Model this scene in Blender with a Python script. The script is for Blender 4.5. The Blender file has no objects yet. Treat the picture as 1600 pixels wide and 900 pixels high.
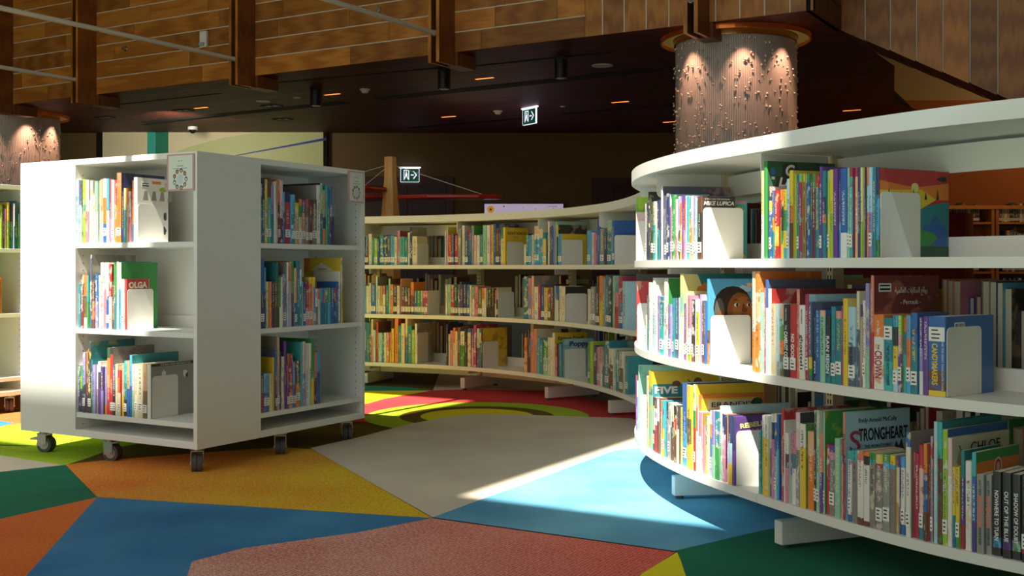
import bpy, math, random
from mathutils import Vector, Matrix
random.seed(7)
S = bpy.context.scene
COL = S.collection
H = 0.84; F = 1750.0; HZ = 416.0          # camera height, focal length in px, horizon row (1600x900)

def lin(c):
    return tuple(((v/12.92) if v <= 0.04045 else ((v+0.055)/1.055)**2.4) for v in c)
def hexc(h):
    return lin(tuple(int(h[i:i+2], 16)/255 for i in (0, 2, 4)))
PAL = {k: hexc(v) for k, v in dict(
    white='f2efe6', cream='eadfc0', black='201c1e', grey='9a9890', dark_grey='3c3d40', red='c8282a', dark_red='7a1518',
    crimson='b41c4a', pink='e088a6', pale_pink='eecbce', magenta='b02a80', purple='6a3496', lavender='a094d0', violet='4b3a8a',
    navy='1f2f66', blue='1c66b4', sky_blue='4cb0e2', pale_blue='b4dcec', teal='128894', turquoise='34b8b8', seafoam='9ad2b0',
    dark_green='0f5a34', green='2b9c40', lime='a2cc22', yellow='f2cf24', pale_yellow='f0e692', orange='f08422', salmon='ea866a',
    peach='f5bd90', brown='6e4028', tan='c8a47a', olive='6e6a30', slate='55607c', maroon='6a1f35', warm_grey='8c857c').items()}
PAL = {k: tuple(a*.9+.035 for a in v) for k, v in PAL.items()}      # printed ink, not pure pigment

# ------------------------------------------------------------------ materials
def newmat(name):
    m = bpy.data.materials.new(name); m.use_nodes = True
    nt = m.node_tree; b = nt.nodes['Principled BSDF']
    return m, nt, b
def plain(name, col, rough=0.5, metal=0.0, emit=None, es=0.0, bump=0.0, bscale=200.0, spec=0.5, var=0.0, vscale=3.0):
    m, nt, b = newmat(name)
    c = hexc(col) if isinstance(col, str) else col
    b.inputs['Base Color'].default_value = (*c, 1)
    b.inputs['Roughness'].default_value = rough
    b.inputs['Metallic'].default_value = metal
    b.inputs['Specular IOR Level'].default_value = spec
    if emit:
        e = hexc(emit) if isinstance(emit, str) else emit
        b.inputs['Emission Color'].default_value = (*e, 1); b.inputs['Emission Strength'].default_value = es
    tc = nt.nodes.new('ShaderNodeTexCoord')
    if var:
        n = nt.nodes.new('ShaderNodeTexNoise'); n.inputs['Scale'].default_value = vscale; n.inputs['Detail'].default_value = 4
        nt.links.new(tc.outputs['Object'], n.inputs['Vector'])
        mx = nt.nodes.new('ShaderNodeMix'); mx.data_type = 'RGBA'
        mx.inputs[6].default_value = (*[v*(1-var) for v in c], 1); mx.inputs[7].default_value = (*[min(1, v*(1+var)) for v in c], 1)
        nt.links.new(n.outputs['Fac'], mx.inputs[0]); nt.links.new(mx.outputs[2], b.inputs['Base Color'])
    if bump:
        n = nt.nodes.new('ShaderNodeTexNoise'); n.inputs['Scale'].default_value = bscale
        nt.links.new(tc.outputs['Object'], n.inputs['Vector'])
        bp = nt.nodes.new('ShaderNodeBump'); bp.inputs['Strength'].default_value = bump; bp.inputs['Distance'].default_value = 0.002
        nt.links.new(n.outputs['Fac'], bp.inputs['Height']); nt.links.new(bp.outputs['Normal'], b.inputs['Normal'])
    return m
def attr(nt, name, out='Color'):
    a = nt.nodes.new('ShaderNodeAttribute'); a.attribute_name = name
    return a.outputs[out]
def mth(nt, op, a, b=None, c=None):
    n = nt.nodes.new('ShaderNodeMath'); n.operation = op
    for i, v in enumerate((a, b, c)):
        if v is None: continue
        if isinstance(v, (int, float)): n.inputs[i].default_value = v
        else: nt.links.new(v, n.inputs[i])
    return n.outputs[0]
def mixc(nt, f, a, b):
    n = nt.nodes.new('ShaderNodeMix'); n.data_type = 'RGBA'
    for i, v in ((0, f), (6, a), (7, b)):
        if isinstance(v, (int, float)): n.inputs[i].default_value = v
        elif isinstance(v, tuple): n.inputs[i].default_value = (*v, 1)
        else: nt.links.new(v, n.inputs[i])
    return n.outputs[2]

def spine_mat():
    m, nt, b = newmat('book_spine'); L = nt.links
    base = attr(nt, 'base'); acc = attr(nt, 'acc'); seed = attr(nt, 'seed', 'Fac')
    uv = nt.nodes.new('ShaderNodeUVMap'); uv.uv_map = 'UVMap'
    sp = nt.nodes.new('ShaderNodeSeparateXYZ'); L.new(uv.outputs[0], sp.inputs[0])
    u, v = sp.outputs[0], sp.outputs[1]     # u across 0..1, v height in metres; z component unused
    cmb = nt.nodes.new('ShaderNodeCombineXYZ')
    L.new(mth(nt, 'MULTIPLY', u, 2.2), cmb.inputs[0]); L.new(mth(nt, 'MULTIPLY', v, 330.0), cmb.inputs[1])
    L.new(mth(nt, 'MULTIPLY', seed, 91.0), cmb.inputs[2])
    n = nt.nodes.new('ShaderNodeTexNoise'); n.inputs['Scale'].default_value = 1.0; n.inputs['Detail'].default_value = 1
    L.new(cmb.outputs[0], n.inputs['Vector'])
    t = mth(nt, 'GREATER_THAN', n.outputs['Fac'], 0.5)
    inner = mth(nt, 'LESS_THAN', mth(nt, 'ABSOLUTE', mth(nt, 'SUBTRACT', u, 0.5)), 0.2)
    lo = mth(nt, 'ADD', 0.06, mth(nt, 'MULTIPLY', mth(nt, 'FRACT', mth(nt, 'MULTIPLY', seed, 7.7)), 0.05))
    hi = mth(nt, 'ADD', 0.15, mth(nt, 'MULTIPLY', mth(nt, 'FRACT', mth(nt, 'MULTIPLY', seed, 13.3)), 0.07))
    rng = mth(nt, 'MULTIPLY', mth(nt, 'GREATER_THAN', v, lo), mth(nt, 'LESS_THAN', v, hi))
    f = mth(nt, 'MULTIPLY', mth(nt, 'MULTIPLY', t, inner), mth(nt, 'MULTIPLY', rng, 0.7))
    # broad artwork patches running round the jacket
    cm2 = nt.nodes.new('ShaderNodeCombineXYZ')
    L.new(u, cm2.inputs[0]); L.new(mth(nt, 'MULTIPLY', v, 34.0), cm2.inputs[1]); L.new(mth(nt, 'MULTIPLY', seed, 37.0), cm2.inputs[2])
    n2 = nt.nodes.new('ShaderNodeTexNoise'); n2.inputs['Scale'].default_value = 1.0; n2.inputs['Detail'].default_value = 3
    L.new(cm2.outputs[0], n2.inputs['Vector'])
    ramp = nt.nodes.new('ShaderNodeMapRange'); ramp.inputs[1].default_value = 0.56; ramp.inputs[2].default_value = 0.62
    L.new(n2.outputs['Fac'], ramp.inputs[0])
    a2 = mth(nt, 'MULTIPLY', ramp.outputs[0], mth(nt, 'MULTIPLY', 0.65, mth(nt, 'GREATER_THAN', mth(nt, 'FRACT', mth(nt, 'MULTIPLY', seed, 3.1)), 0.3)))
    c1 = mixc(nt, a2, base, attr(nt, 'acc2'))
    L.new(mixc(nt, f, c1, acc), b.inputs['Base Color'])
    b.inputs['Roughness'].default_value = 0.38
    return m
def cover_mat():
    m, nt, b = newmat('book_cover'); L = nt.links
    base = attr(nt, 'base'); seed = attr(nt, 'seed', 'Fac')
    tc = nt.nodes.new('ShaderNodeUVMap'); tc.uv_map = 'UVMap'
    cm = nt.nodes.new('ShaderNodeVectorMath'); cm.operation = 'ADD'
    sc = nt.nodes.new('ShaderNodeCombineXYZ'); L.new(mth(nt, 'MULTIPLY', seed, 53.0), sc.inputs[2]); L.new(mth(nt, 'MULTIPLY', seed, 17.0), sc.inputs[0])
    L.new(tc.outputs[0], cm.inputs[0]); L.new(sc.outputs[0], cm.inputs[1])
    n = nt.nodes.new('ShaderNodeTexNoise'); n.inputs['Scale'].default_value = 14; n.inputs['Detail'].default_value = 3
    L.new(cm.outputs[0], n.inputs['Vector'])
    r = nt.nodes.new('ShaderNodeMapRange'); r.inputs[1].default_value = 0.54; r.inputs[2].default_value = 0.60
    L.new(n.outputs['Fac'], r.inputs[0])
    on = mth(nt, 'GREATER_THAN', mth(nt, 'FRACT', mth(nt, 'MULTIPLY', seed, 5.3)), 0.35)
    L.new(mixc(nt, mth(nt, 'MULTIPLY', mth(nt, 'MULTIPLY', r.outputs[0], 0.4), on), base, attr(nt, 'acc2')), b.inputs['Base Color'])
    b.inputs['Roughness'].default_value = 0.35
    return m
def pages_mat():
    m, nt, b = newmat('book_pages'); L = nt.links
    tc = nt.nodes.new('ShaderNodeTexCoord')
    w = nt.nodes.new('ShaderNodeTexNoise'); w.inputs['Scale'].default_value = 1
    mp = nt.nodes.new('ShaderNodeMapping'); mp.inputs['Scale'].default_value = (900, 8, 8)
    L.new(tc.outputs['Object'], mp.inputs[0]); L.new(mp.outputs[0], w.inputs['Vector'])
    L.new(mixc(nt, w.outputs['Fac'], hexc('cfc4a6'), hexc('efe8d4')), b.inputs['Base Color']); b.inputs['Roughness'].default_value = 0.9
    return m
M = {}
M['spine'] = spine_mat(); M['cover'] = cover_mat(); M['pages'] = pages_mat()
def attrmat(name, rough=0.5):
    m, nt, b = newmat(name); nt.links.new(attr(nt, 'base'), b.inputs['Base Color']); b.inputs['Roughness'].default_value = rough
    return m
M['print'] = attrmat('printed_paper', 0.55)
M['white_lam'] = plain('white_laminate', 'ecece6', 0.45, bump=0.02, bscale=90, var=0.02)
M['white_metal'] = plain('white_powder_coated_steel', 'eceae2', 0.4, bump=0.05, bscale=700)
M['hole'] = plain('dark_hole', '1a1a1a', 0.9)
M['rubber'] = plain('grey_rubber', '4c4c50', 0.7, var=0.1, vscale=40)
M['steel'] = plain('zinc_steel', 'b8b8b4', 0.3, 0.9, var=0.08, vscale=60)
M['redplastic'] = plain('red_brake_pedal', 'a01c24', 0.5)
M['blackmetal'] = plain('black_metal', '0c0c0e', 0.5, var=0.1)
M['whiteplastic'] = plain('white_plastic', 'e8e6e0', 0.4, var=0.02)
M['chrome'] = plain('chrome', 'd0d0d0', 0.15, 1.0)
M['labelpaper'] = plain('label_paper', 'f0eee8', 0.7)
M['ink'] = plain('black_ink', '1a181c', 0.7)
M['inkwhite'] = plain('white_ink', 'f4f2ec', 0.6)
M['brass'] = plain('cream_slotted_steel', 'd8caa0', 0.45)
M['gold'] = plain('brushed_brass', 'b08448', 0.3, 0.9, var=0.1, vscale=8)

def wood(name, c1, c2, rough=0.45, scale=1.0):
    """grain follows the board: uv.x across the board, uv.y along it, in metres"""
    m, nt, b = newmat(name); L = nt.links
    uv = nt.nodes.new('ShaderNodeUVMap'); uv.uv_map = 'UVMap'
    seed = attr(nt, 'seed', 'Fac')
    mp = nt.nodes.new('ShaderNodeMapping'); mp.inputs['Scale'].default_value = (9*scale, 1.1*scale, 1)
    cm = nt.nodes.new('ShaderNodeCombineXYZ'); L.new(mth(nt, 'MULTIPLY', seed, 31.0), cm.inputs[2]); L.new(mth(nt, 'MULTIPLY', seed, 11.0), cm.inputs[1])
    ad = nt.nodes.new('ShaderNodeVectorMath'); ad.operation = 'ADD'
    L.new(uv.outputs[0], mp.inputs[0]); L.new(mp.outputs[0], ad.inputs[0]); L.new(cm.outputs[0], ad.inputs[1])
    w = nt.nodes.new('ShaderNodeTexWave'); w.wave_type = 'RINGS'; w.inputs['Scale'].default_value = 1.3; w.inputs['Distortion'].default_value = 5; w.inputs['Detail'].default_value = 4
    L.new(ad.outputs[0], w.inputs['Vector'])
    mp2 = nt.nodes.new('ShaderNodeMapping'); mp2.inputs['Scale'].default_value = (120*scale, 3*scale, 1); L.new(uv.outputs[0], mp2.inputs[0])
    n = nt.nodes.new('ShaderNodeTexNoise'); n.inputs['Scale'].default_value = 1; n.inputs['Detail'].default_value = 4; L.new(mp2.outputs[0], n.inputs['Vector'])
    f = mth(nt, 'ADD', mth(nt, 'MULTIPLY', w.outputs['Fac'], 0.45), mth(nt, 'MULTIPLY', n.outputs['Fac'], 0.6))
    c = mixc(nt, f, c1, c2)
    tint = mth(nt, 'ADD', 0.62, mth(nt, 'MULTIPLY', seed, 0.6))
    vm = nt.nodes.new('ShaderNodeVectorMath'); vm.operation = 'SCALE'; L.new(c, vm.inputs[0]); L.new(tint, vm.inputs['Scale'])
    L.new(vm.outputs[0], b.inputs['Base Color']); b.inputs['Roughness'].default_value = rough
    return m
M['oak'] = wood('oak_boards', hexc('88480e'), hexc('cc8a38'))
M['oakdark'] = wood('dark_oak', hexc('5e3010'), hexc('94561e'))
M['soffit'] = wood('mahogany_soffit', hexc('3a1008'), hexc('762812'), 0.6)
M['pine'] = wood('pine_post', hexc('dc9440'), hexc('fac878'), 0.5)
M['joint'] = plain('pale_joint', 'd4d0bc', 0.5)
M['dark'] = plain('black_groove', '060404', 0.9)

# ------------------------------------------------------------------ mesh builder
class MB:
    def __init__(s): s.v=[]; s.f=[]; s.mi=[]; s.uv=[]; s.c=[]; s.sd=[]; s.T=Matrix.Identity(4); s.col=((.8,.8,.8),(.1,.1,.1),(.5,.5,.5)); s.seed=0.5; s.mat=0
    def vert(s, p): s.v.append(tuple(s.T @ Vector(p))); return len(s.v)-1
    def face(s, pts, mat=None, uv=None):
        s.f.append([s.vert(p) for p in pts]); s.mi.append(s.mat if mat is None else mat)
        s.uv.append(uv or [(0,0)]*len(pts)); s.c.append(s.col); s.sd.append(s.seed)
    def box(s, x0,x1,y0,y1,z0,z1, mat=None):
        if x0>x1: x0,x1=x1,x0
        if y0>y1: y0,y1=y1,y0
        a=[(x0,y0),(x1,y0),(x1,y1),(x0,y1)]
        s.prism(a,z0,z1,mat)
    def prism(s, poly, z0, z1, mat=None, caps=True):
        n=len(poly)
        ar=sum(poly[i][0]*poly[(i+1)%n][1]-poly[(i+1)%n][0]*poly[i][1] for i in range(n))
        if ar<0: poly=list(reversed(poly))
        base=[s.vert((x,y,z0)) for x,y in poly]; top=[s.vert((x,y,z1)) for x,y in poly]
        def add(f,uv): s.f.append(f); s.mi.append(s.mat if mat is None else mat); s.uv.append(uv); s.c.append(s.col); s.sd.append(s.seed)
        acc=0
        for i in range(n):
            j=(i+1)%n; l=math.dist(poly[i],poly[j])
            add([base[i],base[j],top[j],top[i]],[(acc,z0),(acc+l,z0),(acc+l,z1),(acc,z1)]); acc+=l
        if caps:
            add(top,[(x,y) for x,y in poly]); add(base[::-1],[(x,y) for x,y in poly[::-1]])
    def cyl(s, c, r, z0, z1, n=20, mat=None, r2=None):
        r2=r if r2 is None else r2
        b=[s.vert((c[0]+r*math.cos(2*math.pi*i/n),c[1]+r*math.sin(2*math.pi*i/n),z0)) for i in range(n)]
        t=[s.vert((c[0]+r2*math.cos(2*math.pi*i/n),c[1]+r2*math.sin(2*math.pi*i/n),z1)) for i in range(n)]
        def add(f,uv=None): s.f.append(f); s.mi.append(s.mat if mat is None else mat); s.uv.append(uv or [(0,0)]*len(f)); s.c.append(s.col); s.sd.append(s.seed)
        for i in range(n):
            j=(i+1)%n; add([b[i],b[j],t[j],t[i]],[(i/n,z0),((i+1)/n,z0),((i+1)/n,z1),(i/n,z1)])
        add(t); add(b[::-1])
    def tube(s, p, q, r, n=10, mat=None):
        p=Vector(p); q=Vector(q); d=(q-p); L=d.length
        T=s.T; R=d.to_track_quat('Z','Y').to_matrix().to_4x4()
        s.T=T@Matrix.Translation(p)@R; s.cyl((0,0),r,0,L,n,mat); s.T=T
    def build(s, name, mats, parent=None, smooth=False, bevel=0.0, loc=None, rot=0.0):
        me=bpy.data.meshes.new(name); me.from_pydata(s.v,[],s.f)
        for m in (mats if isinstance(mats,(list,tuple)) else [mats]): me.materials.append(M[m] if isinstance(m,str) else m)
        me.polygons.foreach_set('material_index', s.mi)
        uvl=me.uv_layers.new(name='UVMap'); flat=[]
        for u in s.uv:
            for a in u: flat.extend(a)
        uvl.data.foreach_set('uv', flat)
        for k,nm in enumerate(('base','acc','acc2')):
            at=me.color_attributes.new(nm,'FLOAT_COLOR','CORNER'); fl=[]
            for f,c in zip(s.f,s.c): fl.extend([*c[k],1.0]*len(f))
            at.data.foreach_set('color', fl)
        sd=me.attributes.new('seed','FLOAT','FACE'); sd.data.foreach_set('value', s.sd)
        if smooth:
            me.polygons.foreach_set('use_smooth',[True]*len(s.f))
            try: me.set_sharp_from_angle(angle=math.radians(35))
            except Exception: pass
        me.update()
        o=bpy.data.objects.new(name, me); COL.objects.link(o)
        if parent is not None: o.parent=parent
        if loc is not None: o.location=loc
        o.rotation_euler[2]=rot
        if bevel:
            b=o.modifiers.new('bevel','BEVEL'); b.width=bevel; b.segments=2; b.limit_method='ANGLE'; b.angle_limit=math.radians(40)
        return o
def tag(o, label=None, cat=None, group=None, kind=None):
    if label: o['label']=label
    if cat: o['category']=cat
    if group: o['group']=group
    if kind: o['kind']=kind
    return o
def empty(name, loc, rot=0.0):
    o=bpy.data.objects.new(name,None); COL.objects.link(o); o.location=loc; o.rotation_euler[2]=rot; o.empty_display_size=.05
    return o
def rounded_rect(w,h,r,n=5,x0=0,y0=0,corners=(1,1,1,1)):
    pts=[]
    for k,(cx,cy,a0) in enumerate(((w-r,r,-90),(w-r,h-r,0),(r,h-r,90),(r,r,180))):
        if not corners[k]:
            pts.append((x0+(w if k in(0,1) else 0), y0+(h if k in(1,2) else 0))); continue
        for i in range(n+1):
            a=math.radians(a0+90*i/n); pts.append((x0+cx+r*math.cos(a), y0+cy+r*math.sin(a)))
    return pts
def text_mesh(txt, size, mat, parent, name, mtx, extrude=0.0002, align='LEFT', width=None, bold=0.0, shear=0.0):
    cu=bpy.data.curves.new(name,'FONT'); cu.body=txt; cu.size=size; cu.extrude=extrude; cu.align_x=align; cu.offset=bold; cu.shear=shear; cu.resolution_u=3
    ob=bpy.data.objects.new(name+'_tmp',cu); COL.objects.link(ob)
    bpy.context.view_layer.update()
    dg=bpy.context.evaluated_depsgraph_get(); me=bpy.data.meshes.new_from_object(ob.evaluated_get(dg))
    bpy.data.objects.remove(ob)
    me.name=name; me.materials.clear(); me.materials.append(M[mat] if isinstance(mat,str) else mat)
    if len(me.vertices)==0: return None
    if width:
        xs=[v.co.x for v in me.vertices]; k=width/max(1e-6,max(xs)-min(xs))
        for v in me.vertices: v.co.x*=k
    o=bpy.data.objects.new(name,me); COL.objects.link(o); o.parent=parent; o.matrix_local=mtx
    return o

# ------------------------------------------------------------------ measuring helpers
def depth_at(y, z): return (H-z)*F/(y-HZ)
def P(x, y, z=0.0):
    d=depth_at(y,z); return ((x-800)/F*d, d)
E1=Vector((-0.866,0.5)); E2=Vector((0.5,0.866))     # the two main directions of the building and the mobile shelving

# ------------------------------------------------------------------ tracks (a line along which books stand)
class Line:
    def __init__(s, O, u, length): s.O=Vector(O); s.u=Vector(u).normalized(); s.v=Vector((-s.u.y,s.u.x)); s.L=length
    def at(s,t): return s.O+s.u*t, s.u, s.v
    def inv(s,px,setback,lo=None,hi=None):
        o=s.O+s.v*setback; k=(px-800)/F; den=s.u.x-k*s.u.y
        return (k*o.y-o.x)/den
def catmull(pts, n=24):
    out=[]; P_=[Vector(p) for p in pts]; P_=[P_[0]*2-P_[1]]+P_+[P_[-1]*2-P_[-2]]
    for i in range(1,len(P_)-2):
        a,b,c,d=P_[i-1:i+3]
        for k in range(n):
            t=k/n; out.append(0.5*((2*b)+(c-a)*t+(2*a-5*b+4*c-d)*t*t+(3*b-a-3*c+d)*t**3))
    out.append(P_[-2]); return out
def resample(pts, step):
    out=[pts[0].copy()]; acc=0.0
    for a,b in zip(pts,pts[1:]):
        d=(b-a).length
        while acc+d>=step:
            t=(step-acc)/d; a=a.lerp(b,t); out.append(a.copy()); d=(b-a).length; acc=0.0
        acc+=d
    return out
class Curve:
    STEP=0.01
    def __init__(s, ctrl, smooth=18):
        p=resample(catmull(ctrl), s.STEP)
        for _ in range(3):
            q=[]
            for i in range(len(p)):
                w=min(smooth,i,len(p)-1-i); q.append(sum(p[i-w:i+w+1],Vector((0,0)))/(2*w+1))
            p=q
        s.p=resample(p,s.STEP); n=len(s.p); s.L=(n-1)*s.STEP
        s.t=[(s.p[min(i+4,n-1)]-s.p[max(i-4,0)]).normalized() for i in range(n)]
    def at(s,t):
        f=max(0,min(t/s.STEP,len(s.p)-1.001)); i=int(f); k=f-i
        u=s.t[i].lerp(s.t[i+1],k).normalized(); return s.p[i].lerp(s.p[i+1],k), u, Vector((-u.y,u.x))
    def inv(s,px,setback,lo,hi):
        best=None; n0=int(lo/s.STEP); n1=int(hi/s.STEP); prev=None
        for i in range(n0,min(n1,len(s.p)-1)):
            u=s.t[i]; q=s.p[i]+Vector((-u.y,u.x))*setback; x=800+F*q.x/q.y
            if prev is not None and prev[1]<px<=x: return prev[0]+(px-prev[1])/(x-prev[1])*s.STEP
            prev=(i*s.STEP,x)
        u=s.t[n0]; q=s.p[n0]+Vector((-u.y,u.x))*setback
        return lo if px<800+F*q.x/q.y else hi

# ------------------------------------------------------------------ the curved bookcase: plan taken on the bottom shelf edge
CTRL=[(-2.6,8.12),(-1.8,8.03),(-1.04,7.81),(-.443,7.53),(-.124,7.27),(.0766,7.05),(.30,6.70),(.44,6.36),(.56,5.95),(.62,5.6),(.64,5.3),(.59,4.98),(.52,4.72),
      (.484,4.40),(.490,4.10),(.543,3.80),(.600,3.59),(.670,3.40),(.742,3.22),(.813,3.05),(.888,2.89),(.967,2.755),(1.0245,2.664),(1.15,2.515),(1.32,2.34),(1.50,2.17),(1.75,1.97)]
TR=Curve(CTRL,9)
SN=min(range(len(TR.p)),key=lambda i:TR.p[i].x/TR.p[i].y if 4.0<TR.p[i].y<5.2 else 9)*TR.STEP     # the nose of the bulge
SJ=max(range(len(TR.p)),key=lambda i:TR.p[i].x/TR.p[i].y if 4.6<TR.p[i].y<6.2 else -9)*TR.STEP
S_SEAM=TR.inv(1182,0,SN,TR.L)
BAY=0.76
SEAMS=[S_SEAM+BAY*k for k in range(-9,1)]; SEAMS=[s for s in SEAMS if 0.0<s<TR.L-0.02]
S0=SEAMS[0]; S1=min(TR.L-0.03,S_SEAM+1.25)
SEAMS=[s for s in SEAMS if s<S1-0.1]+[S1]
def zl(k,s):
    far=(.173,.508,.848,1.185)[k]; near=(.173,.527,.862,1.217)[k]
    t=max(0,min(1,(s-(SJ-1.0))/1.6)); t=t*t*(3-2*t); return far+(near-far)*t
TBOARD=.026; DEPTH=.27; FULL=.56
def ribbon(mb,s0,s1,v0,v1,zt,th,mat=None,step=.04,round_end=0):
    n=max(1,int((s1-s0)/step)); A=[];B=[]
    for i in range(n+1):
        s=s0+(s1-s0)*i/n; p,u,v=TR.at(s); A.append((p+v*v0,s)); B.append((p+v*v1,s))
    z=(lambda s:zt(s)) if callable(zt) else (lambda s:zt)
    for i in range(n):
        a0,sa=A[i]; a1,sb=A[i+1]; b0,_=B[i]; b1,_=B[i+1]; z0,z1=z(sa),z(sb)
        q=lambda p,zz:(p.x,p.y,zz)
        mb.face([q(a0,z0),q(a1,z1),q(b1,z1),q(b0,z0)],mat)
        mb.face([q(a0,z0-th),q(b0,z0-th),q(b1,z1-th),q(a1,z1-th)],mat)
        mb.face([q(a0,z0-th),q(a1,z1-th),q(a1,z1),q(a0,z0)],mat)
        mb.face([q(b0,z0),q(b1,z1),q(b1,z1-th),q(b0,z0-th)],mat)
    for (p,s),(r,_) ,flip in ((A[0],B[0],0),(A[-1],B[-1],1)):
        f=[(p.x,p.y,z(s)-th),(p.x,p.y,z(s)),(r.x,r.y,z(s)),(r.x,r.y,z(s)-th)]
        mb.face(f[::-1] if flip else f,mat)
def local_box(mb,s,du0,du1,v0,v1,z0,z1,mat=None):
    p,u,v=TR.at(s); T=mb.T; mb.T=T@Matrix(((u.x,v.x,0,p.x),(u.y,v.y,0,p.y),(0,0,1,0),(0,0,0,1))); mb.box(du0,du1,v0,v1,z0,z1,mat); mb.T=T
rp,_,_=TR.at(S_SEAM)
bc=empty('curved_bookcase',(rp.x,rp.y,0)); ROOTM=Matrix.Translation((-rp.x,-rp.y,0))
tag(bc,'long winding white double sided steel bookcase snaking from the right foreground to the back','bookcase')
def part(mb,name,mat,smooth=False,bevel=0,parent=None):
    return mb.build(name,mat,parent or bc,smooth,bevel)
def nm():
    m=MB(); m.T=ROOTM.copy(); return m
for k in range(3):
    for a,b in zip(SEAMS,SEAMS[1:]):
        for side in (0,1):
            m=nm(); g=.0012
            if side==0:
                ribbon(m,a+g,b-g,0,DEPTH,lambda s:zl(k,s),TBOARD); ribbon(m,a+.02,b-.02,DEPTH-.003,DEPTH,lambda s:zl(k,s)+.055,.055)
            else:
                ribbon(m,a+g,b-g,FULL-DEPTH,FULL,lambda s:zl(k,s),TBOARD); ribbon(m,a+.02,b-.02,FULL-DEPTH,FULL-DEPTH+.003,lambda s:zl(k,s)+.055,.055)
            part(m,'shelf','white_metal',True)
m=nm(); ribbon(m,S0-.02,S1+.02,-.012,FULL+.012,lambda s:zl(3,s),.045,step=.03); part(m,'top_board','white_lam',True,.003)
for a,b in zip(SEAMS,SEAMS[1:]):
    m=nm(); ribbon(m,a+.015,b-.015,FULL/2-.004,FULL/2+.004,lambda s:zl(3,s)-.055,.075); part(m,'cross_rail','white_metal',True)
    m=nm(); ribbon(m,a+.015,b-.015,FULL/2-.004,FULL/2+.004,lambda s:zl(0,s)-.03,.06); part(m,'cross_rail','white_metal',True)
for s in SEAMS:
    if s==SEAMS[-1]: s-=.03
    m=nm(); local_box(m,s,-.016,.016,FULL/2-.02,FULL/2+.02,.03,zl(3,s)-.045,0)
    p,u,v=TR.at(s)
    z=.2
    while z<1.12:
        for o_ in (-.008,.004):
            local_box(m,s,o_,o_+.004,FULL/2-.0206,FULL/2-.0198,z,z+.013,1)
        z+=.025
    part(m,'slotted_post',['brass','dark'])
    m=nm(); local_box(m,s,-.019,.019,.075,FULL-.075,.018,.088)
    ft=part(m,'foot','white_metal',bevel=.003)
    for vv in (.10,FULL-.10):
        m=nm(); p,u,v=TR.at(s); q=p+v*vv; m.cyl((q.x,q.y),.014,0,.018,12); part(m,'levelling_foot','rubber',parent=ft)
    for k in range(3):
        m=nm(); local_box(m,s,-.002,.002,.14,FULL/2-.03,zl(k,s)-.027-.035,zl(k,s)-.027,0); part(m,'shelf_bracket','white_metal')
    m=nm(); T=m.T
    p,u,v=TR.at(s); m.T=m.T@Matrix(((v.x,0,u.x,p.x),(v.y,0,u.y,p.y),(0,1,0,0),(0,0,0,1)))
    zt=zl(3,s)-.046
    m.prism(rounded_rect(.24,.085,.02,4,.015,zt-.085,corners=(1,0,0,1)),-.002,.002); part(m,'top_bracket','white_metal')

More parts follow.
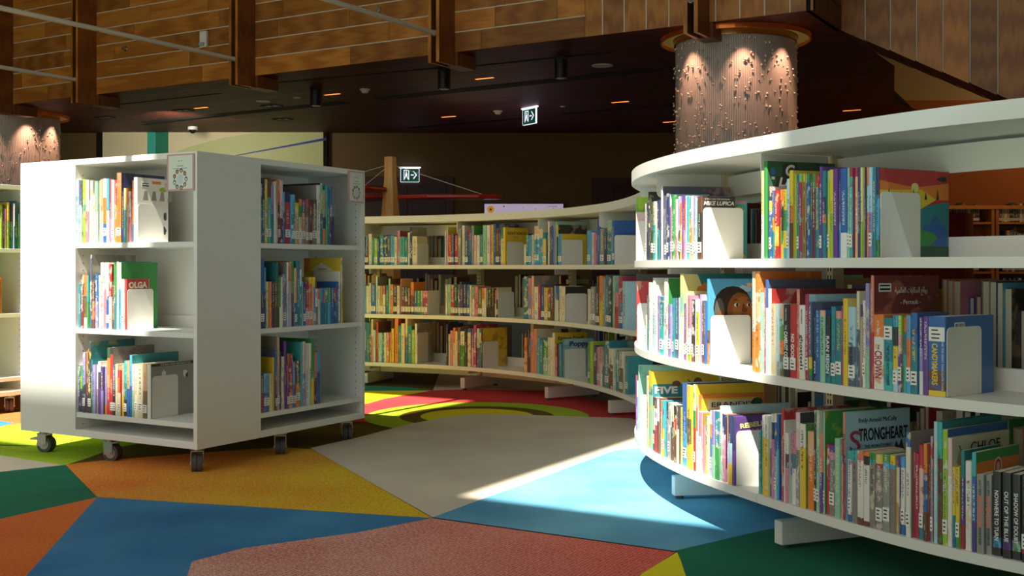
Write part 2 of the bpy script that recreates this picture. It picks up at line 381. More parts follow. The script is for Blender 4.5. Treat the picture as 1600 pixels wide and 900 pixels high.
# ------------------------------------------------------------------ mobile pinwheel shelving
def make_cart(C0, label):
    L=1.1; W=.75; D=.35; Z0=.1; Z1=1.305; T_=.02
    root=empty('mobile_bookshelf',(C0[0],C0[1],0),0); tag(root,label,'bookshelf')
    X=E1; Y=E2       # a along E1, b along E2
    def fm(o,u,v): return Matrix(((u.x,v.x,0,o.x),(u.y,v.y,0,o.y),(0,0,1,0),(0,0,0,1)))
    mods=[(X*W,-X,Y),(Y*L,-Y,X),(X*(L-W)+Y*L,X,-Y),(X*L,Y,-X)]
    shelf_z=(.205,.570,.940)
    for i,(o,u,v) in enumerate(mods):
        m=MB(); m.T=fm(o,u,v)
        m.box(0,T_,0,D,Z0+.025,Z1-.025); m.box(W-T_,W,0,D,Z0+.025,Z1-.025); m.box(T_,W-T_,D-.012,D,Z0+.025,Z1-.025)
        m.box(T_,W-T_,.002,D-.012,Z0+.0252,Z0+.03)
        for xx,dx in ((T_,.0006),(W-T_,-.0006)):
            for yy in (.04,D-.06):
                z=.15
                while z<1.25:
                    T=m.T; m.T=m.T@Matrix(((0,0,1,xx),(1,0,0,yy),(0,1,0,z),(0,0,0,1))); m.cyl((0,0),.0025,min(0,dx),max(0,dx),8,1); m.T=T
                    z+=.032
        m.build('cabinet',['white_lam','hole'],root,bevel=0)
        for zs in shelf_z:
            m=MB(); m.T=fm(o,u,v); m.box(T_+.001,W-T_-.001,.004,D-.013,zs-.022,zs); m.build('shelf','white_lam',root,bevel=.001)
            m=MB(); m.T=fm(o,u,v); m.box(T_+.001,W-T_-.001,D-.03,D-.014,zs,zs+.05); m.build('back_stop','white_lam',root)
    for nme,za,zb in (('top_panel',Z1-.025,Z1),('base_panel',Z0,Z0+.025)):
        m=MB(); m.T=fm(Vector((0,0)),X,Y); m.box(0,L,0,L,za,zb); m.build(nme,'white_lam',root,bevel=.0015)
    rc=random.Random(3)
    for a,b in ((.06,.06),(.57,.05),(1.02,.06),(.05,.55),(.06,1.03),(1.02,1.03),(.57,1.03),(1.03,.55)):
        ang=rc.uniform(0,6.28) if (a,b)!=(.06,.06) else -1.5
        ang={(.06,.06):-1.35,(.57,.05):-.25,(1.02,.06):-.2,(.05,.55):-1.4,(.06,1.03):-1.2}.get((a,b),ang)
        p=X*a+Y*b; m=MB(); m.T=Matrix.Translation((p.x,p.y,0))@Matrix.Rotation(ang,4,'Z')
        m.box(-.03,.03,-.03,.03,.094,.1); m.cyl((0,0),.018,.082,.094,14)
        m.box(-.015,.028,-.026,-.023,.03,.086); m.box(-.015,.028,.023,.026,.03,.086); m.box(-.018,.028,-.026,.026,.083,.087)
        m.tube((.015,-.03,.036),(.015,.03,.036),.006)
        cs=m.build('caster','steel',root,True)
        for y0 in (-.021,.002):
            w=MB(); w.T=Matrix.Translation((p.x,p.y,0))@Matrix.Rotation(ang,4,'Z')@Matrix(((1,0,0,.015),(0,0,1,y0),(0,-1,0,.036),(0,0,0,1)))
            w.cyl((0,0),.036,0,.019,28); w.cyl((0,0),.022,-.001,.020,20,1); w.build('wheel',['rubber','steel'],cs,True)
        if (a,b) in ((.06,1.03),(1.02,.06)):
            w=MB(); w.T=m.T; w.box(-.055,-.018,-.02,.02,.056,.064); w.build('brake_pedal','redplastic' if a<.5 else 'steel',cs,bevel=.002)
    return root
C0=Vector((-1.268,4.51)); CART1=make_cart(C0,'white square bookshelf cart on casters standing in the left foreground')
C2=Vector((-2.81,6.49))-E2*1.1; CART2=make_cart(C2,'white bookshelf cart at the left edge, behind the foreground one')
def cart_tracks(c):
    return Line(c+E1*.73,-E1,.71), Line(c+E2*1.08,-E2,.71), Line(c+E2*.37,E2,.71)
TL=Line(C0+E1*.73,-E1,.71)                  # left face, opening
TRF=Line(C0+E2*.37,E2,.71)                  # right face: left to right runs away from the camera
TR2=Line(C2+E2*.37,E2,.71)
for t in (TRF,TR2): t.v=Vector((-t.u.y,t.u.x))

# ------------------------------------------------------------------ books
def spec(cs):
    it=[(q.split(':')[0],float(q.split(':')[1]) if ':' in q else 0.0) for q in cs.split('/')]
    return [(n,f,it[i+1][1] if i+1<len(it) else 1.0) for i,(n,f) in enumerate(it)]
def book_geo(mb, w, d, h, seg, cov, acc, acc2, seed, hard, sticker):
    """x thickness, y depth (spine at y=0), z height; slots 0 spine 1 cover 2 pages 3 label 4 ink"""
    t=.0022 if hard else .0008; ov=.003 if hard else .0004
    t=min(t,w*.2); r=min(.0025,w*.3)
    mb.seed=seed
    A,B2=PAL[acc],PAL[acc2]
    for nme,f0,f1 in seg:
        z1=h*(1-f0); z0=h*(1-f1); mb.col=(PAL[nme],A,B2)
        def q(pts,uv): mb.face(pts,0,uv)
        xs=[(0,r),(r*.4,r*.15),(w*.3,-.0006),(w*.7,-.0006),(w-r*.4,r*.15),(w,r)]
        for (xa,ya),(xb,yb) in zip(xs,xs[1:]):
            q([(xa,ya,z0),(xb,yb,z0),(xb,yb,z1),(xa,ya,z1)],[(xa/w,z0),(xb/w,z0),(xb/w,z1),(xa/w,z1)])
    mb.col=(PAL[cov],A,B2)
    for sgn,x0,x1 in ((-1,0,t),(1,w-t,w)):
        xo,xi=(x0,x1) if sgn<0 else (x1,x0)
        o=[(xo,r,0),(xo,d,0),(xo,d,h),(xo,r,h)]; uo=[(p[1]*1.0,p[2]) for p in o]
        if sgn<0: o=o[::-1]; uo=uo[::-1]
        mb.face(o,1,uo)
        i=[(xi,r,0),(xi,d,0),(xi,d,h),(xi,r,h)]
        if sgn>0: i=i[::-1]
        mb.face(i,1)
        for zz,flip in ((0,1),(h,0)):
            f=[(min(x0,x1),r*.5,zz),(max(x0,x1),r*.5,zz),(max(x0,x1),d,zz),(min(x0,x1),d,zz)]
            mb.face(f[::-1] if flip else f,1)
        mb.face([(min(x0,x1),d,0),(min(x0,x1),d,h),(max(x0,x1),d,h),(max(x0,x1),d,0)],1)
    for zz,flip in ((0.0005,1),(h-.0005,0)):
        f=[(0.0,r,zz),(w*.3,-.0004,zz),(w*.7,-.0004,zz),(w,r,zz)]
        mb.face(f[::-1] if flip else f,1)
    return t,ov,r
def pages_geo(mb,w,d,h,t,ov,r,mat=2):
    mb.box(t,w-t,r,d-ov,ov if ov>.001 else .0006,h-max(ov,.0008),mat)
def sticker_geo(mb,w,z,seed,ms=3,mi=4):
    rr=random.Random(int(seed*1e6)); hh=.034
    mb.box(w*.04,w*.96,-.0012,-.0007,z,z+hh,ms)
    for i in range(3):
        a=w*.2; b=w*(.5+.3*rr.random()); zz=z+.006+i*.0095
        mb.box(a,b,-.0014,-.0012,zz,zz+.0032,mi)
BOOKS=[]   # dict per book
ACCS=['white','black','yellow','red','cream','navy','orange','teal','pink']
def kin(c,rnd):
    near=sorted(PAL,key=lambda k:sum((PAL[k][i]-PAL[c][i])**2 for i in range(3)))
    return rnd.choice(near[1:12]+['white','cream','white','pale_blue','pale_yellow','white','pale_pink','cream'])
def contrast(c,rnd):
    lum=sum(PAL[c])/3
    return rnd.choice(['black','navy','crimson','dark_green','black','brown'] if lum>.33 else ['white','cream','yellow','white','pale_blue'])
def shelf_books(track,zf,data,tf,place,lo=0,hi=9,base_setback=.006,maxd=.25,gap=.33,vbase=0.0):
    ox,oy,k=tf; rnd=random.Random(sum(map(ord,place))+len(data)); key=(id(track),id(zf)); prev=lo-1; last=LASTEND.get(key); cur=[]
    for e in data.split(';'):
        e=e.strip()
        if not e: continue
        f=e.split(); x0,x1,yt=float(f[0]),float(f[1]),float(f[2]); cs=f[3]; fl=f[4:]
        if cs=='END':
            s=max(track.inv(ox+x0/k,.01,lo,hi),prev+.0006); BE.append((track,zf,s,oy+yt/k,place)); prev=s+.0022; continue
        sb=base_setback+.012*rnd.random()
        if any(g.startswith('b') and g[1:].isdigit() for g in fl):
            sb+=int([g for g in fl if g.startswith('b') and g[1:].isdigit()][0][1:])/1000
        s0=track.inv(ox+x0/k,sb,lo,hi); s1=track.inv(ox+x1/k,sb,lo,hi)
        if last is not None and not cur and abs(s0-last)<.06: prev=max(prev,last)
        s0=max(s0,prev+.0004); w=max(.0045,min(.06,(s1-s0)*.985))
        if s0+w>hi: continue
        prev=s0+w
        p,u,v=track.at(s0+w/2); D=(p+v*sb).y; z=zf(s0+w/2)
        h=H+(HZ-(oy+yt/k))*D/F-z; h=max(.13,min(gap-.006,h))
        d=min(maxd,max(.115,h*rnd.uniform(.6,.72)))
        b=dict(track=track,s0=s0,w=w,sb=sb,z=z,h=h,d=d,seg=spec(cs),place=place,seed=rnd.random(),hard=rnd.random()<.35,st='S' in fl,D=D)
        c=b['seg'][0][0]; b['acc']=contrast(c,rnd); b['acc2']=kin(c,rnd); b['cov']=c; b['id']=None
        for g in fl:
            if g[0]=='d' and g[1:].isdigit(): b['d']=min(maxd,int(g[1:])/100)
            if g[0]=='c': b['cov']=g[1:]
            if g[0]=='a': b['acc']=g[1:]
            if g[0]=='#': b['id']=g[1:]
            if g[0]=='x': b['acc2']=g[1:]
        if b['id'] and not any(g[0]=='x' for g in fl): b['acc2']=c; b['seed']=.31; b['acc']=b['seg'][-1][0] if len(b['seg'])<3 else b['seg'][0][0]
        b['area']=w*h/D/D; cur.append(b)
    for i,b in enumerate(cur):
        b['idx']=i; b['n']=len(cur); b['left']=cur[i-1]['seg'][0][0] if i else None; b['right']=cur[i+1]['seg'][0][0] if i+1<len(cur) else None
    BOOKS.extend(cur); LASTEND[key]=prev
BE=[]; LASTEND={}
z0f=lambda s:zl(0,s); z1f=lambda s:zl(1,s); z2f=lambda s:zl(2,s)
NLO,NHI=SN-.02,TR.L
N=(TR,); 
A1='upper shelf of near bookcase'; A2='middle shelf of near bookcase'; A3='bottom shelf of near bookcase'
# near bookcase, upper shelf
shelf_books(TR,z2f,'''18 32 130 lime d22 clime xdark_green; 32 46 300 pale_pink cpale_pink d20; 55 200 400 END; 200 215 205 white; 215 236 200 navy awhite; 236 246 72 black d24 cblack; 246 268 130 dark_grey awhite; 268 290 185 dark_green S;
290 315 180 cream/turquoise:.4 S; 315 335 165 black; 335 362 165 navy/teal:.5; 362 378 170 pale_yellow; 378 396 10 white cslate d25; 396 418 200 slate; 418 440 110 slate S awhite; 440 465 90 navy awhite S; 465 478 95 pale_blue/blue:.2; 485 500 220 pink;
500 525 110 green; 525 540 200 teal; 540 560 155 white/pink:.6; 560 590 120 lavender/dark_grey:.5 S; 590 612 200 orange/yellow:.5 S; 612 625 110 purple; 625 648 170 red/pink:.5; 648 668 115 pale_blue; 668 690 120 turquoise S anavy;
690 712 125 teal/orange:.35 S; 712 740 115 white/peach:.5 S; 740 765 115 lavender S; 765 775 150 cream; 775 790 165 turquoise d18 #pool; 790 838 120 brown/black:.25/brown:.8 cblack d12 S #lupica; 840 1330 250 END''',(980,290,7.2),A1,NLO,NHI,.004,.255,.345)
shelf_books(TR,z2f,'''22 45 120 pale_yellow/white:.5; 45 75 38 green awhite cdark_green d24 #gl; 75 90 255 pale_pink; 90 110 290 navy/yellow:.15/blue:.3; 110 133 290 blue/orange:.4/teal:.6; 133 170 285 red/yellow:.53/red:.82 awhite; 170 192 280 yellow/purple:.15/lime:.4/orange:.8; 192 212 280 orange/black:.2/green:.6/yellow:.8; 212 236 278 yellow/green:.3/yellow:.6/turquoise:.85;
236 262 190 pale_blue; 262 292 118 yellow/orange:.4/brown:.6; 292 318 155 lime awhite; 318 345 150 blue/teal:.5 S; 345 368 145 lime/crimson:.1; 368 392 145 yellow/red:.1/crimson:.6; 392 412 145 blue/navy:.5; 412 432 145 green/blue:.1; 432 458 145 maroon/purple:.5; 458 485 145 green/maroon:.18; 485 515 150 red/teal:.15; 515 540 85 purple d22;
540 570 120 teal/navy:.3/orange:.5/teal:.6; 570 605 120 lime/yellow:.5; 605 635 110 yellow/lime:.5; 635 670 105 purple awhite; 670 700 105 violet/sky_blue:.6 ; 700 752 100 blue/white:.72 awhite; 752 775 95 seafoam; 775 800 95 crimson/turquoise:.1; 800 820 95 crimson/seafoam:.1; 820 845 95 crimson/peach:.1 ablack; 845 868 90 navy apale_blue;
868 886 92 pale_yellow/lime:.6 anavy; 886 906 92 black/navy:.5 ; 906 940 92 salmon/pale_blue:.2/salmon:.5 ; 940 968 90 pale_blue/lavender:.5; 968 1000 92 teal d22 cteal; 1000 1030 98 navy/sky_blue:.3/green:.8 cred d26 #sunset; 1004 1340 300 END''',(1185,245,5.456),A1+', right bay',NLO,NHI,.004,.262,.345)
# near, middle shelf
shelf_books(TR,z1f,'''4 16 50 black d24; 16 32 115 red cred d20; 32 165 325 END; 165 178 480 white; 178 200 250 slate/teal:.5; 200 218 130 white; 218 240 260 lavender/brown:.3 S; 240 262 85 white/pale_blue:.5 d22; 262 280 150 white; 280 303 250 lavender; 303 340 265 teal/turquoise:.5 S; 340 380 90 white d22 cgreen xorange; 380 410 335 lavender anavy; 410 435 275 teal S; 435 480 275 slate S;
480 495 270 pale_blue; 495 528 45 pale_yellow/seafoam:.2/white:.5 cteal d25 #paul; 528 550 330 magenta S; 550 566 210 cream cyellow d20; 566 592 250 pink/white:.5/lime:.8 S; 592 620 290 black/brown:.75 S; 620 645 290 pale_blue/white:.6 S; 645 672 285 white/yellow:.2 S; 672 690 240 lavender; 690 720 300 brown S; 720 738 305 blue; 738 770 95 sky_blue/brown:.6/orange:.75 csky_blue d21 #boy; 774 1300 440 END''',(980,420,6),A2,NLO,NHI,.004,.26,.35)
shelf_books(TR,z1f,'''0 25 20 cream/orange:.6 adark_green d20; 25 60 20 orange/peach:.3/orange:.5 corange d22; 60 76 185 seafoam; 76 105 150 red/crimson:.5; 105 125 85 blue/pale_blue:.3 d24 cslate; 125 148 155 white cred d22 #red; 148 180 275 cream ared; 180 205 275 pale_blue/grey:.8; 205 245 280 tan/green:.2/orange:.5/olive:.7; 245 290 280 black awhite S #camelot; 290 345 280 red awhite S #nogood;
345 368 160 salmon d23 cdark_red; 368 412 285 white S #ghosted; 412 440 200 crimson cpale_blue d22; 440 465 260 slate/yellow:.7/green:.85; 465 495 380 black S; 495 530 325 blue; 530 570 325 peach/seafoam:.08 cblue; 570 610 365 black/teal:.6 awhite #rain; 612 652 295 teal aturquoise S; 652 700 330 pink/teal:.1 ayellow; 700 708 290 magenta''',(1175,420,5),A2+', right bay',NLO,NHI,.004,.26,.35)
shelf_books(TR,z1f,'''592 632 272 yellow aolive; 632 682 325 pale_blue/slate:.5 S anavy #ghost; 682 705 225 cream/slate:.4 d20; 705 726 310 navy/tan:.15; 726 745 285 white; 745 768 175 lavender/seafoam:.6 d21; 768 797 125 salmon/red:.5 cdark_red d24 #perrault; 797 862 375 orange/white:.3 ared #crown; 862 920 395 teal/turquoise:.6 anavy #tealtop''',(1170,400,4.09),A2+', right bay end',NLO,NHI,.004,.26,.35)
shelf_books(TR,z1f,'''90 118 335 sky_blue/black:.15/yellow:.4/pale_blue:.7 S; 118 140 335 lime/pink:.25/purple:.5 S; 140 165 345 orange/teal:.2/turquoise:.5; 165 190 335 sky_blue/orange:.3/sky_blue:.85; 190 228 320 blue/teal:.4 S; 228 258 345 violet/lavender:.4/white:.7; 258 290 340 purple awhite; 290 388 340 blue/brown:.68/yellow:.93 ayellow cblue d20 #candy; 390 930 405 END''',(1370,400,3.6),A2+', right end',NLO,NHI,.004,.26,.35)
# near, bottom shelf
shelf_books(TR,z0f,'''20 30 130 magenta; 30 45 130 brown/purple:.1; 45 65 180 purple/lavender:.5; 65 80 180 white/blue:.3; 80 98 55 seafoam cseafoam d24; 98 150 285 END; 150 168 140 cream; 168 195 100 yellow/teal:.19/seafoam:.3 cyellow d25 #hive; 195 212 305 black/cream:.15/brown:.6 acream; 212 228 305 brown/white:.2/red:.5; 228 245 320 white/brown:.4; 245 258 310 brown; 258 272 330 salmon/peach:.2; 272 285 330 turquoise/yellow:.5; 285 305 335 blue; 305 319 345 black/grey:.3; 319 332 345 grey;
332 345 365 pale_blue/dark_grey:.4; 345 362 360 cream/brown:.3; 362 380 370 black/red:.2/brown:.5; 380 400 370 dark_grey/cream:.4; 400 430 385 yellow; 430 465 190 blue/sky_blue:.6 cblue d24; 465 497 210 yellow/olive:.4/yellow:.7 ablack; 497 515 355 seafoam/white:.4; 515 532 205 cream/green:.3/red:.5 cyellow xbrown d25; 532 545 360 red/white:.4''',(980,560,5),A3,NLO,NHI,.004,.26,.345)
shelf_books(TR,z0f,'''20 38 130 cream/pink:.5 corange d24 #erandi; 38 55 250 pale_blue; 55 70 255 pink/white:.4; 70 84 265 pale_pink; 84 98 265 orange/pink:.2; 98 112 285 green/yellow:.5; 112 125 285 cream; 125 150 245 white/orange:.2/blue:.4/lavender:.7; 150 172 245 lavender/seafoam:.5; 172 205 250 teal/green:.5; 205 228 210 white/seafoam:.5 cpale_blue d25; 228 250 270 navy/pink:.3 awhite; 250 272 270 orange/pink:.4; 272 298 280 navy/pale_blue:.4/yellow:.7; 298 322 290 navy/purple:.5 cpurple d17 #rebel; 322 800 400 END''',(1080,590,4.735),A3+', mid bay',NLO,NHI,.004,.26,.345)
shelf_books(TR,z0f,'''22 42 190 teal/turquoise:.5; 42 66 85 white/yellow:.28 aolive; 66 92 90 white/yellow:.28 aolive; 92 112 90 pale_blue/slate:.4; 112 130 75 white/navy:.1/pink:.3; 130 150 75 white/blue:.1/pale_blue:.5 ablue; 150 165 80 blue/sky_blue:.4; 165 185 85 salmon/yellow:.3/blue:.7 ; 185 200 40 red cred d23; 200 208 120 white; 208 232 210 white/brown:.3/pink:.5; 232 258 210 grey/blue:.3/seafoam:.6; 258 285 205 pink/teal:.3/white:.5 acrimson; 285 312 65 pale_pink/grey:.4 cdark_grey d23;
312 352 145 white/yellow:.28 cgreen ablack; 352 412 200 peach/orange:.3 awhite d17; 412 428 50 black awhite d20; 428 450 50 seafoam ablack; 450 475 55 grey/salmon:.22/purple:.6; 475 488 60 seafoam cgreen xyellow d24; 488 520 290 red acream; 520 558 295 purple/pink:.1/warm_grey:.2 S; 558 595 250 seafoam apale_yellow; 595 615 255 crimson/turquoise:.2/peach:.3; 615 632 65 salmon/crimson:.4 cpale_blue d23 #strong''',(1180,630,4.5),A3+', right bay',NLO,NHI,.004,.265,.345)
shelf_books(TR,z0f,'''632 658 345 turquoise/white:.12/blue:.9 anavy; 658 692 340 turquoise/warm_grey:.15; 692 730 345 salmon/white:.13/brown:.9 acrimson; 730 770 355 orange/black:.05/white:.17/brown:.93 anavy; 770 808 360 green/turquoise:.08/warm_grey:.15 ablack; 808 855 370 yellow/crimson:.12/warm_grey:.18 acream S; 855 900 370 green/sky_blue:.1/grey:.18 acream; 900 935 375 yellow/sky_blue:.12/warm_grey:.18 acrimson; 935 960 375 purple/white:.15/tan:.6; 960 998 385 sky_blue/white:.14/blue:.87 anavy''',(1170,620,4.09),A3+', grey series',NLO,NHI,.004,.2,.345)
shelf_books(TR,z0f,'''216 242 185 blue/white:.14 acrimson cgrey d20; 242 262 290 salmon/red:.3; 262 286 295 crimson awhite; 286 308 250 red/pale_pink:.25/teal:.75 ayellow; 308 328 245 orange/blue:.3/brown:.7; 328 345 250 maroon/purple:.5; 345 358 205 red/grey:.3; 358 382 130 pale_blue awhite; 382 407 130 turquoise/maroon:.3/brown:.6 cteal d25; 408 435 170 lime anavy cblue d26; 435 458 215 pale_pink/white:.35 ccream d25 #chloe; 458 476 365 yellow/teal:.6/blue:.9 ablack; 476 497 365 yellow/green:.7 ablack; 497 523 280 teal/violet:.28/purple:.5/crimson:.75 awhite; 527 560 335 white; 560 584 290 turquoise/blue:.24/violet:.7 awhite cgreen xorange d20 #circle;
584 625 405 grey acrimson #penguina; 625 665 408 grey acrimson #penguinb; 670 714 390 black/sky_blue:.78/black:.9 #nowhere; 720 766 395 black/purple:.78/black:.9 #outof; 770 816 405 black/seafoam:.78/black:.9 #shadow; 820 866 415 black/red:.78/black:.9 awhite; 870 915 425 black/yellow:.78/black:.9 awhite''',(1350,620,3.333),A3+', right end',NLO,NHI,.004,.265,.345)
# mobile shelf, left face
cz=lambda v:(lambda s:v)
B1,B2_,B3='top shelf, left face of cart','middle shelf, left face of cart','lowest shelf, left face of cart'
shelf_books(TL,cz(.94),'''592 615 305 pale_blue; 615 640 310 slate/pale_blue:.4; 640 668 300 lime/green:.4/lime:.5 ; 668 690 305 white/pink:.5; 690 704 380 brown/white:.2; 704 722 315 white; 722 740 430 cream; 740 762 315 seafoam/white:.5; 762 785 310 cream; 785 805 300 tan/cream:.5; 805 830 295 white/orange:.3/blue:.7; 830 850 295 sky_blue/white:.5; 850 868 300 red/pink:.6; 868 890 305 white/pale_blue:.5; 890 912 305 red/orange:.4; 912 946 250 orange d24 cnavy; 946 965 400 navy/blue:.7; 965 985 370 pale_yellow/turquoise:.4; 985 1003 370 orange/peach:.3;
1003 1020 395 white/pink:.5; 1020 1032 390 crimson; 1032 1044 310 orange/teal:.7 corange d19; 1044 1072 285 white cwhite xblack d17 #animals; 1072 1300 495 END''',(0,220,5),B1,.003,.7,.005,.3,.33)
shelf_books(TL,cz(.57),'''580 592 320 cream/salmon:.1; 592 608 320 salmon/cream:.4; 608 630 320 teal; 630 655 245 brown/dark_red:.5; 655 678 245 orange/olive:.4/cream:.8; 678 690 250 turquoise/green:.5; 690 702 310 lime; 702 716 90 slate cgrey d24; 716 738 310 brown/orange:.4/brown:.8; 738 762 240 blue/lavender:.5; 762 785 250 pale_blue; 785 810 150 white/pale_pink:.5; 810 830 150 white/pink:.4; 830 850 150 white/blue:.5; 850 872 165 red/white:.5; 872 888 300 brown/orange:.4/brown:.8; 888 905 150 green/teal:.5 d18;
905 925 145 white cteal d18; 925 945 150 white/sky_blue:.4 cgreen d20; 945 970 280 white aorange; 970 990 280 red cred d12 #olga; 992 1300 362 END''',(0,380,5),B2_,.003,.7,.005,.3,.33)
shelf_books(TL,cz(.205),'''572 588 150 orange/grey:.4; 588 610 100 sky_blue/blue:.3 cblue; 610 625 205 navy; 625 645 210 green/black:.5; 645 665 105 lavender/dark_grey:.5; 665 686 90 orange/brown:.3/maroon:.6; 686 710 20 dark_grey awhite S cteal xyellow d24; 710 722 160 teal/green:.5; 722 745 200 lavender; 745 765 200 white/grey:.5; 765 785 175 white/navy:.2/purple:.5; 785 805 215 violet/lavender:.5; 805 835 215 lavender/orange:.8; 835 860 70 dark_green/orange:.15/red:.6 corange; 860 880 65 black/red:.1 S cwarm_grey d23; 880 900 200 slate/black:.5 S; 900 918 195 cream; 918 940 240 red/cream:.5 S; 940 965 200 peach/yellow:.6; 965 990 170 turquoise/teal:.4/black:.7 S;
990 1012 170 tan/blue:.5; 1012 1030 125 sky_blue/blue:.5 cteal d26; 1030 1045 195 pale_pink/seafoam:.5; 1045 1075 195 cream; 1075 1115 200 cream ablack S; 1115 1150 190 tan/olive:.5 S; 1150 1178 195 white cgrey d27 #nest; 1178 1400 295 END''',(0,530,5),B3,.003,.7,.005,.3,.33)
# mobile shelf, right face
R1,R2,R3='top shelf, right face of cart','middle shelf, right face of cart','lowest shelf, right face of cart'
shelf_books(TRF,cz(.94),'''525 548 335 pale_blue/green:.2; 548 570 300 navy/blue:.4; 570 590 300 yellow ablack; 590 618 290 brown/turquoise:.3; 618 640 345 lavender/teal:.5; 640 655 320 white; 655 670 315 tan/pale_pink:.4; 670 690 300 salmon/brown:.4; 690 712 310 pale_pink/maroon:.6; 712 728 400 sky_blue/blue:.4; 728 768 400 navy/red:.2/crimson:.6 S; 768 805 420 sky_blue/teal:.4 S; 808 835 450 black/yellow:.1/tan:.3 S; 835 860 455 orange/green:.15/cream:.4 S; 860 885 460 blue/tan:.3 S; 885 912 455 red/brown:.2/grey:.4 S; 912 940 460 maroon S; 940 975 460 brown/warm_grey:.2; 975 1003 345 white cgrey d20; 1003 1022 330 seafoam/teal:.5 cblack d24; 1022 1045 385 tan/navy:.5/orange:.7;
1045 1058 350 turquoise; 1058 1075 360 teal/green:.4; 1075 1095 355 blue/navy:.5; 1095 1115 500 lavender/violet:.3''',(300,220,5),R1,.003,.7,.004,.26,.33)
shelf_books(TRF,cz(.57),'''515 530 265 lime/pale_blue:.2; 530 565 125 blue/navy:.5 cblack d20; 565 580 190 sky_blue/blue:.4; 580 598 300 pale_yellow; 598 625 300 salmon/orange:.5; 625 645 300 black/navy:.6; 645 665 300 brown; 665 680 150 dark_green cteal; 680 695 260 green/white:.6 S; 695 712 265 cream; 712 735 240 lavender; 735 755 150 white/pale_blue:.5 cgrey d22; 755 778 145 salmon/pale_pink:.3; 778 798 140 green/navy:.5; 798 820 195 peach/blue:.6 S; 820 843 140 teal; 843 860 205 pale_blue/teal:.3; 860 870 300 pale_blue; 870 888 300 navy/blue:.3 S; 888 915 300 crimson/pink:.6; 915 940 265 yellow/salmon:.15 S; 940 965 265 yellow/lavender:.2 S;
965 985 355 white/teal:.5; 985 1003 355 salmon/white:.3; 1003 1022 355 sky_blue/teal:.4; 1022 1040 355 blue/red:.2/blue:.4; 1040 1062 350 teal; 1062 1085 350 green/sky_blue:.4; 1085 1110 350 blue; 1110 1130 350 crimson/blue:.4; 1130 1146 300 blue/teal:.5; 1146 1160 220 white; 1160 1178 115 cream/yellow:.5 cyellow xblue d23 #arabic''',(300,380,5),R2,.003,.7,.004,.26,.33)
shelf_books(TRF,cz(.205),'''440 458 275 lime/cream:.3; 458 475 275 brown/red:.5; 475 508 265 sky_blue/blue:.5 S; 508 528 265 pale_yellow; 528 536 175 yellow cyellow d19 #yellowsmall; 536 552 120 blue/navy:.5 S cslate d22; 552 566 55 tan cwarm_grey d25; 566 575 140 navy; 575 592 170 cream; 592 604 85 purple; 604 618 215 crimson/purple:.4 S; 618 640 155 crimson/orange:.7 S cyellow; 640 655 200 sky_blue/blue:.5 S; 655 680 195 brown/orange:.5 S; 680 694 90 turquoise; 694 712 85 pale_pink/lavender:.5 cteal; 712 728 95 white ablack; 728 744 95 white/seafoam:.4; 744 760 70 green/yellow:.6 cgreen d23; 760 776 145 salmon/maroon:.5; 776 794 140 sky_blue/blue:.4''',(280,510,3.6),R3,.003,.7,.004,.26,.33)
# far bookcase
FLO,FHI=S0,SJ
F1,F2,F3='upper shelf of far bookcase','middle shelf of far bookcase','bottom shelf of far bookcase'
shelf_books(TR,z2f,'''45 60 345 teal; 60 78 345 black/sky_blue:.4/maroon:.6 S; 78 105 345 navy/maroon:.6 S;105 145 315 cream;145 170 350 teal;170 205 360 lime S awhite;205 225 370 blue; 225 272 325 teal S awhite; 272 310 330 navy S;310 345 335 slate S;345 388 335 sky_blue S;388 418 345 cream S;418 450 280 pink ccrimson;450 497 345 turquoise S;497 530 350 teal S;530 555 300 white;555 582 240 navy cgrey d20;582 635 340 cream; 635 750 420 END; 935 950 280 white;950 968 240 white cyellow;968 1010 330 red S;1010 1030 320 blue S;1030 1075 330 red S;1075 1110 260 grey;1115 1148 225 white;1148 1185 300 slate S;1185 1205 260 red/blue:.3;1205 1220 260 blue; 1220 1250 225 grey cgreen d19;1250 1275 330 pale_pink;1275 1310 330 white;1310 1345 320 teal S;1345 1385 220 seafoam;1385 1420 220 white;1420 1440 220 pink;1440 1460 215 yellow;1460 1485 205 blue;1485 1523 250 brown S''',(560,320,6.923),F1,FLO,FHI,.008,.25,.33)
shelf_books(TR,z2f,'''5 40 205 blue cnavy; 42 80 250 brown/dark_grey:.5 S; 85 110 245 teal/cream:.3;110 135 245 yellow cyellow d21 #flight; 150 600 400 END''',(770,320,6.923),F1+', mid',FLO,FHI,.008,.25,.33)
shelf_books(TR,z2f,'''335 358 450 white;358 385 330 teal S;385 415 330 sky_blue S;415 440 325 cream;440 500 230 peach/white:.2/sky_blue:.35;500 540 265 cream/sky_blue:.25; 540 575 300 teal/yellow:.2 S;575 595 265 maroon;595 612 180 white;612 632 240 olive; 632 650 225 blue;650 672 225 lavender;672 690 180 seafoam cseafoam d23; 690 705 215 yellow/black:.3 cblack d21; 705 742 315 sky_blue S cyellow d18; 745 1015 380 END;1018 1055 280 sky_blue S;1055 1090 300 cream;1090 1112 300 pink''',(770,320,6.923),F1+', middle bay',FLO,FHI,.008,.25,.33)
shelf_books(TR,z2f,'''1130 1160 160 blue cblue;1160 1200 260 grey S;1200 1235 300 navy;1235 1290 170 seafoam/teal:.2 S;1290 1312 170 blue cblue xbrown d24; 1312 1500 330 END''',(770,320,6.923),F1+', right bay',FLO,FHI,.008,.25,.33)
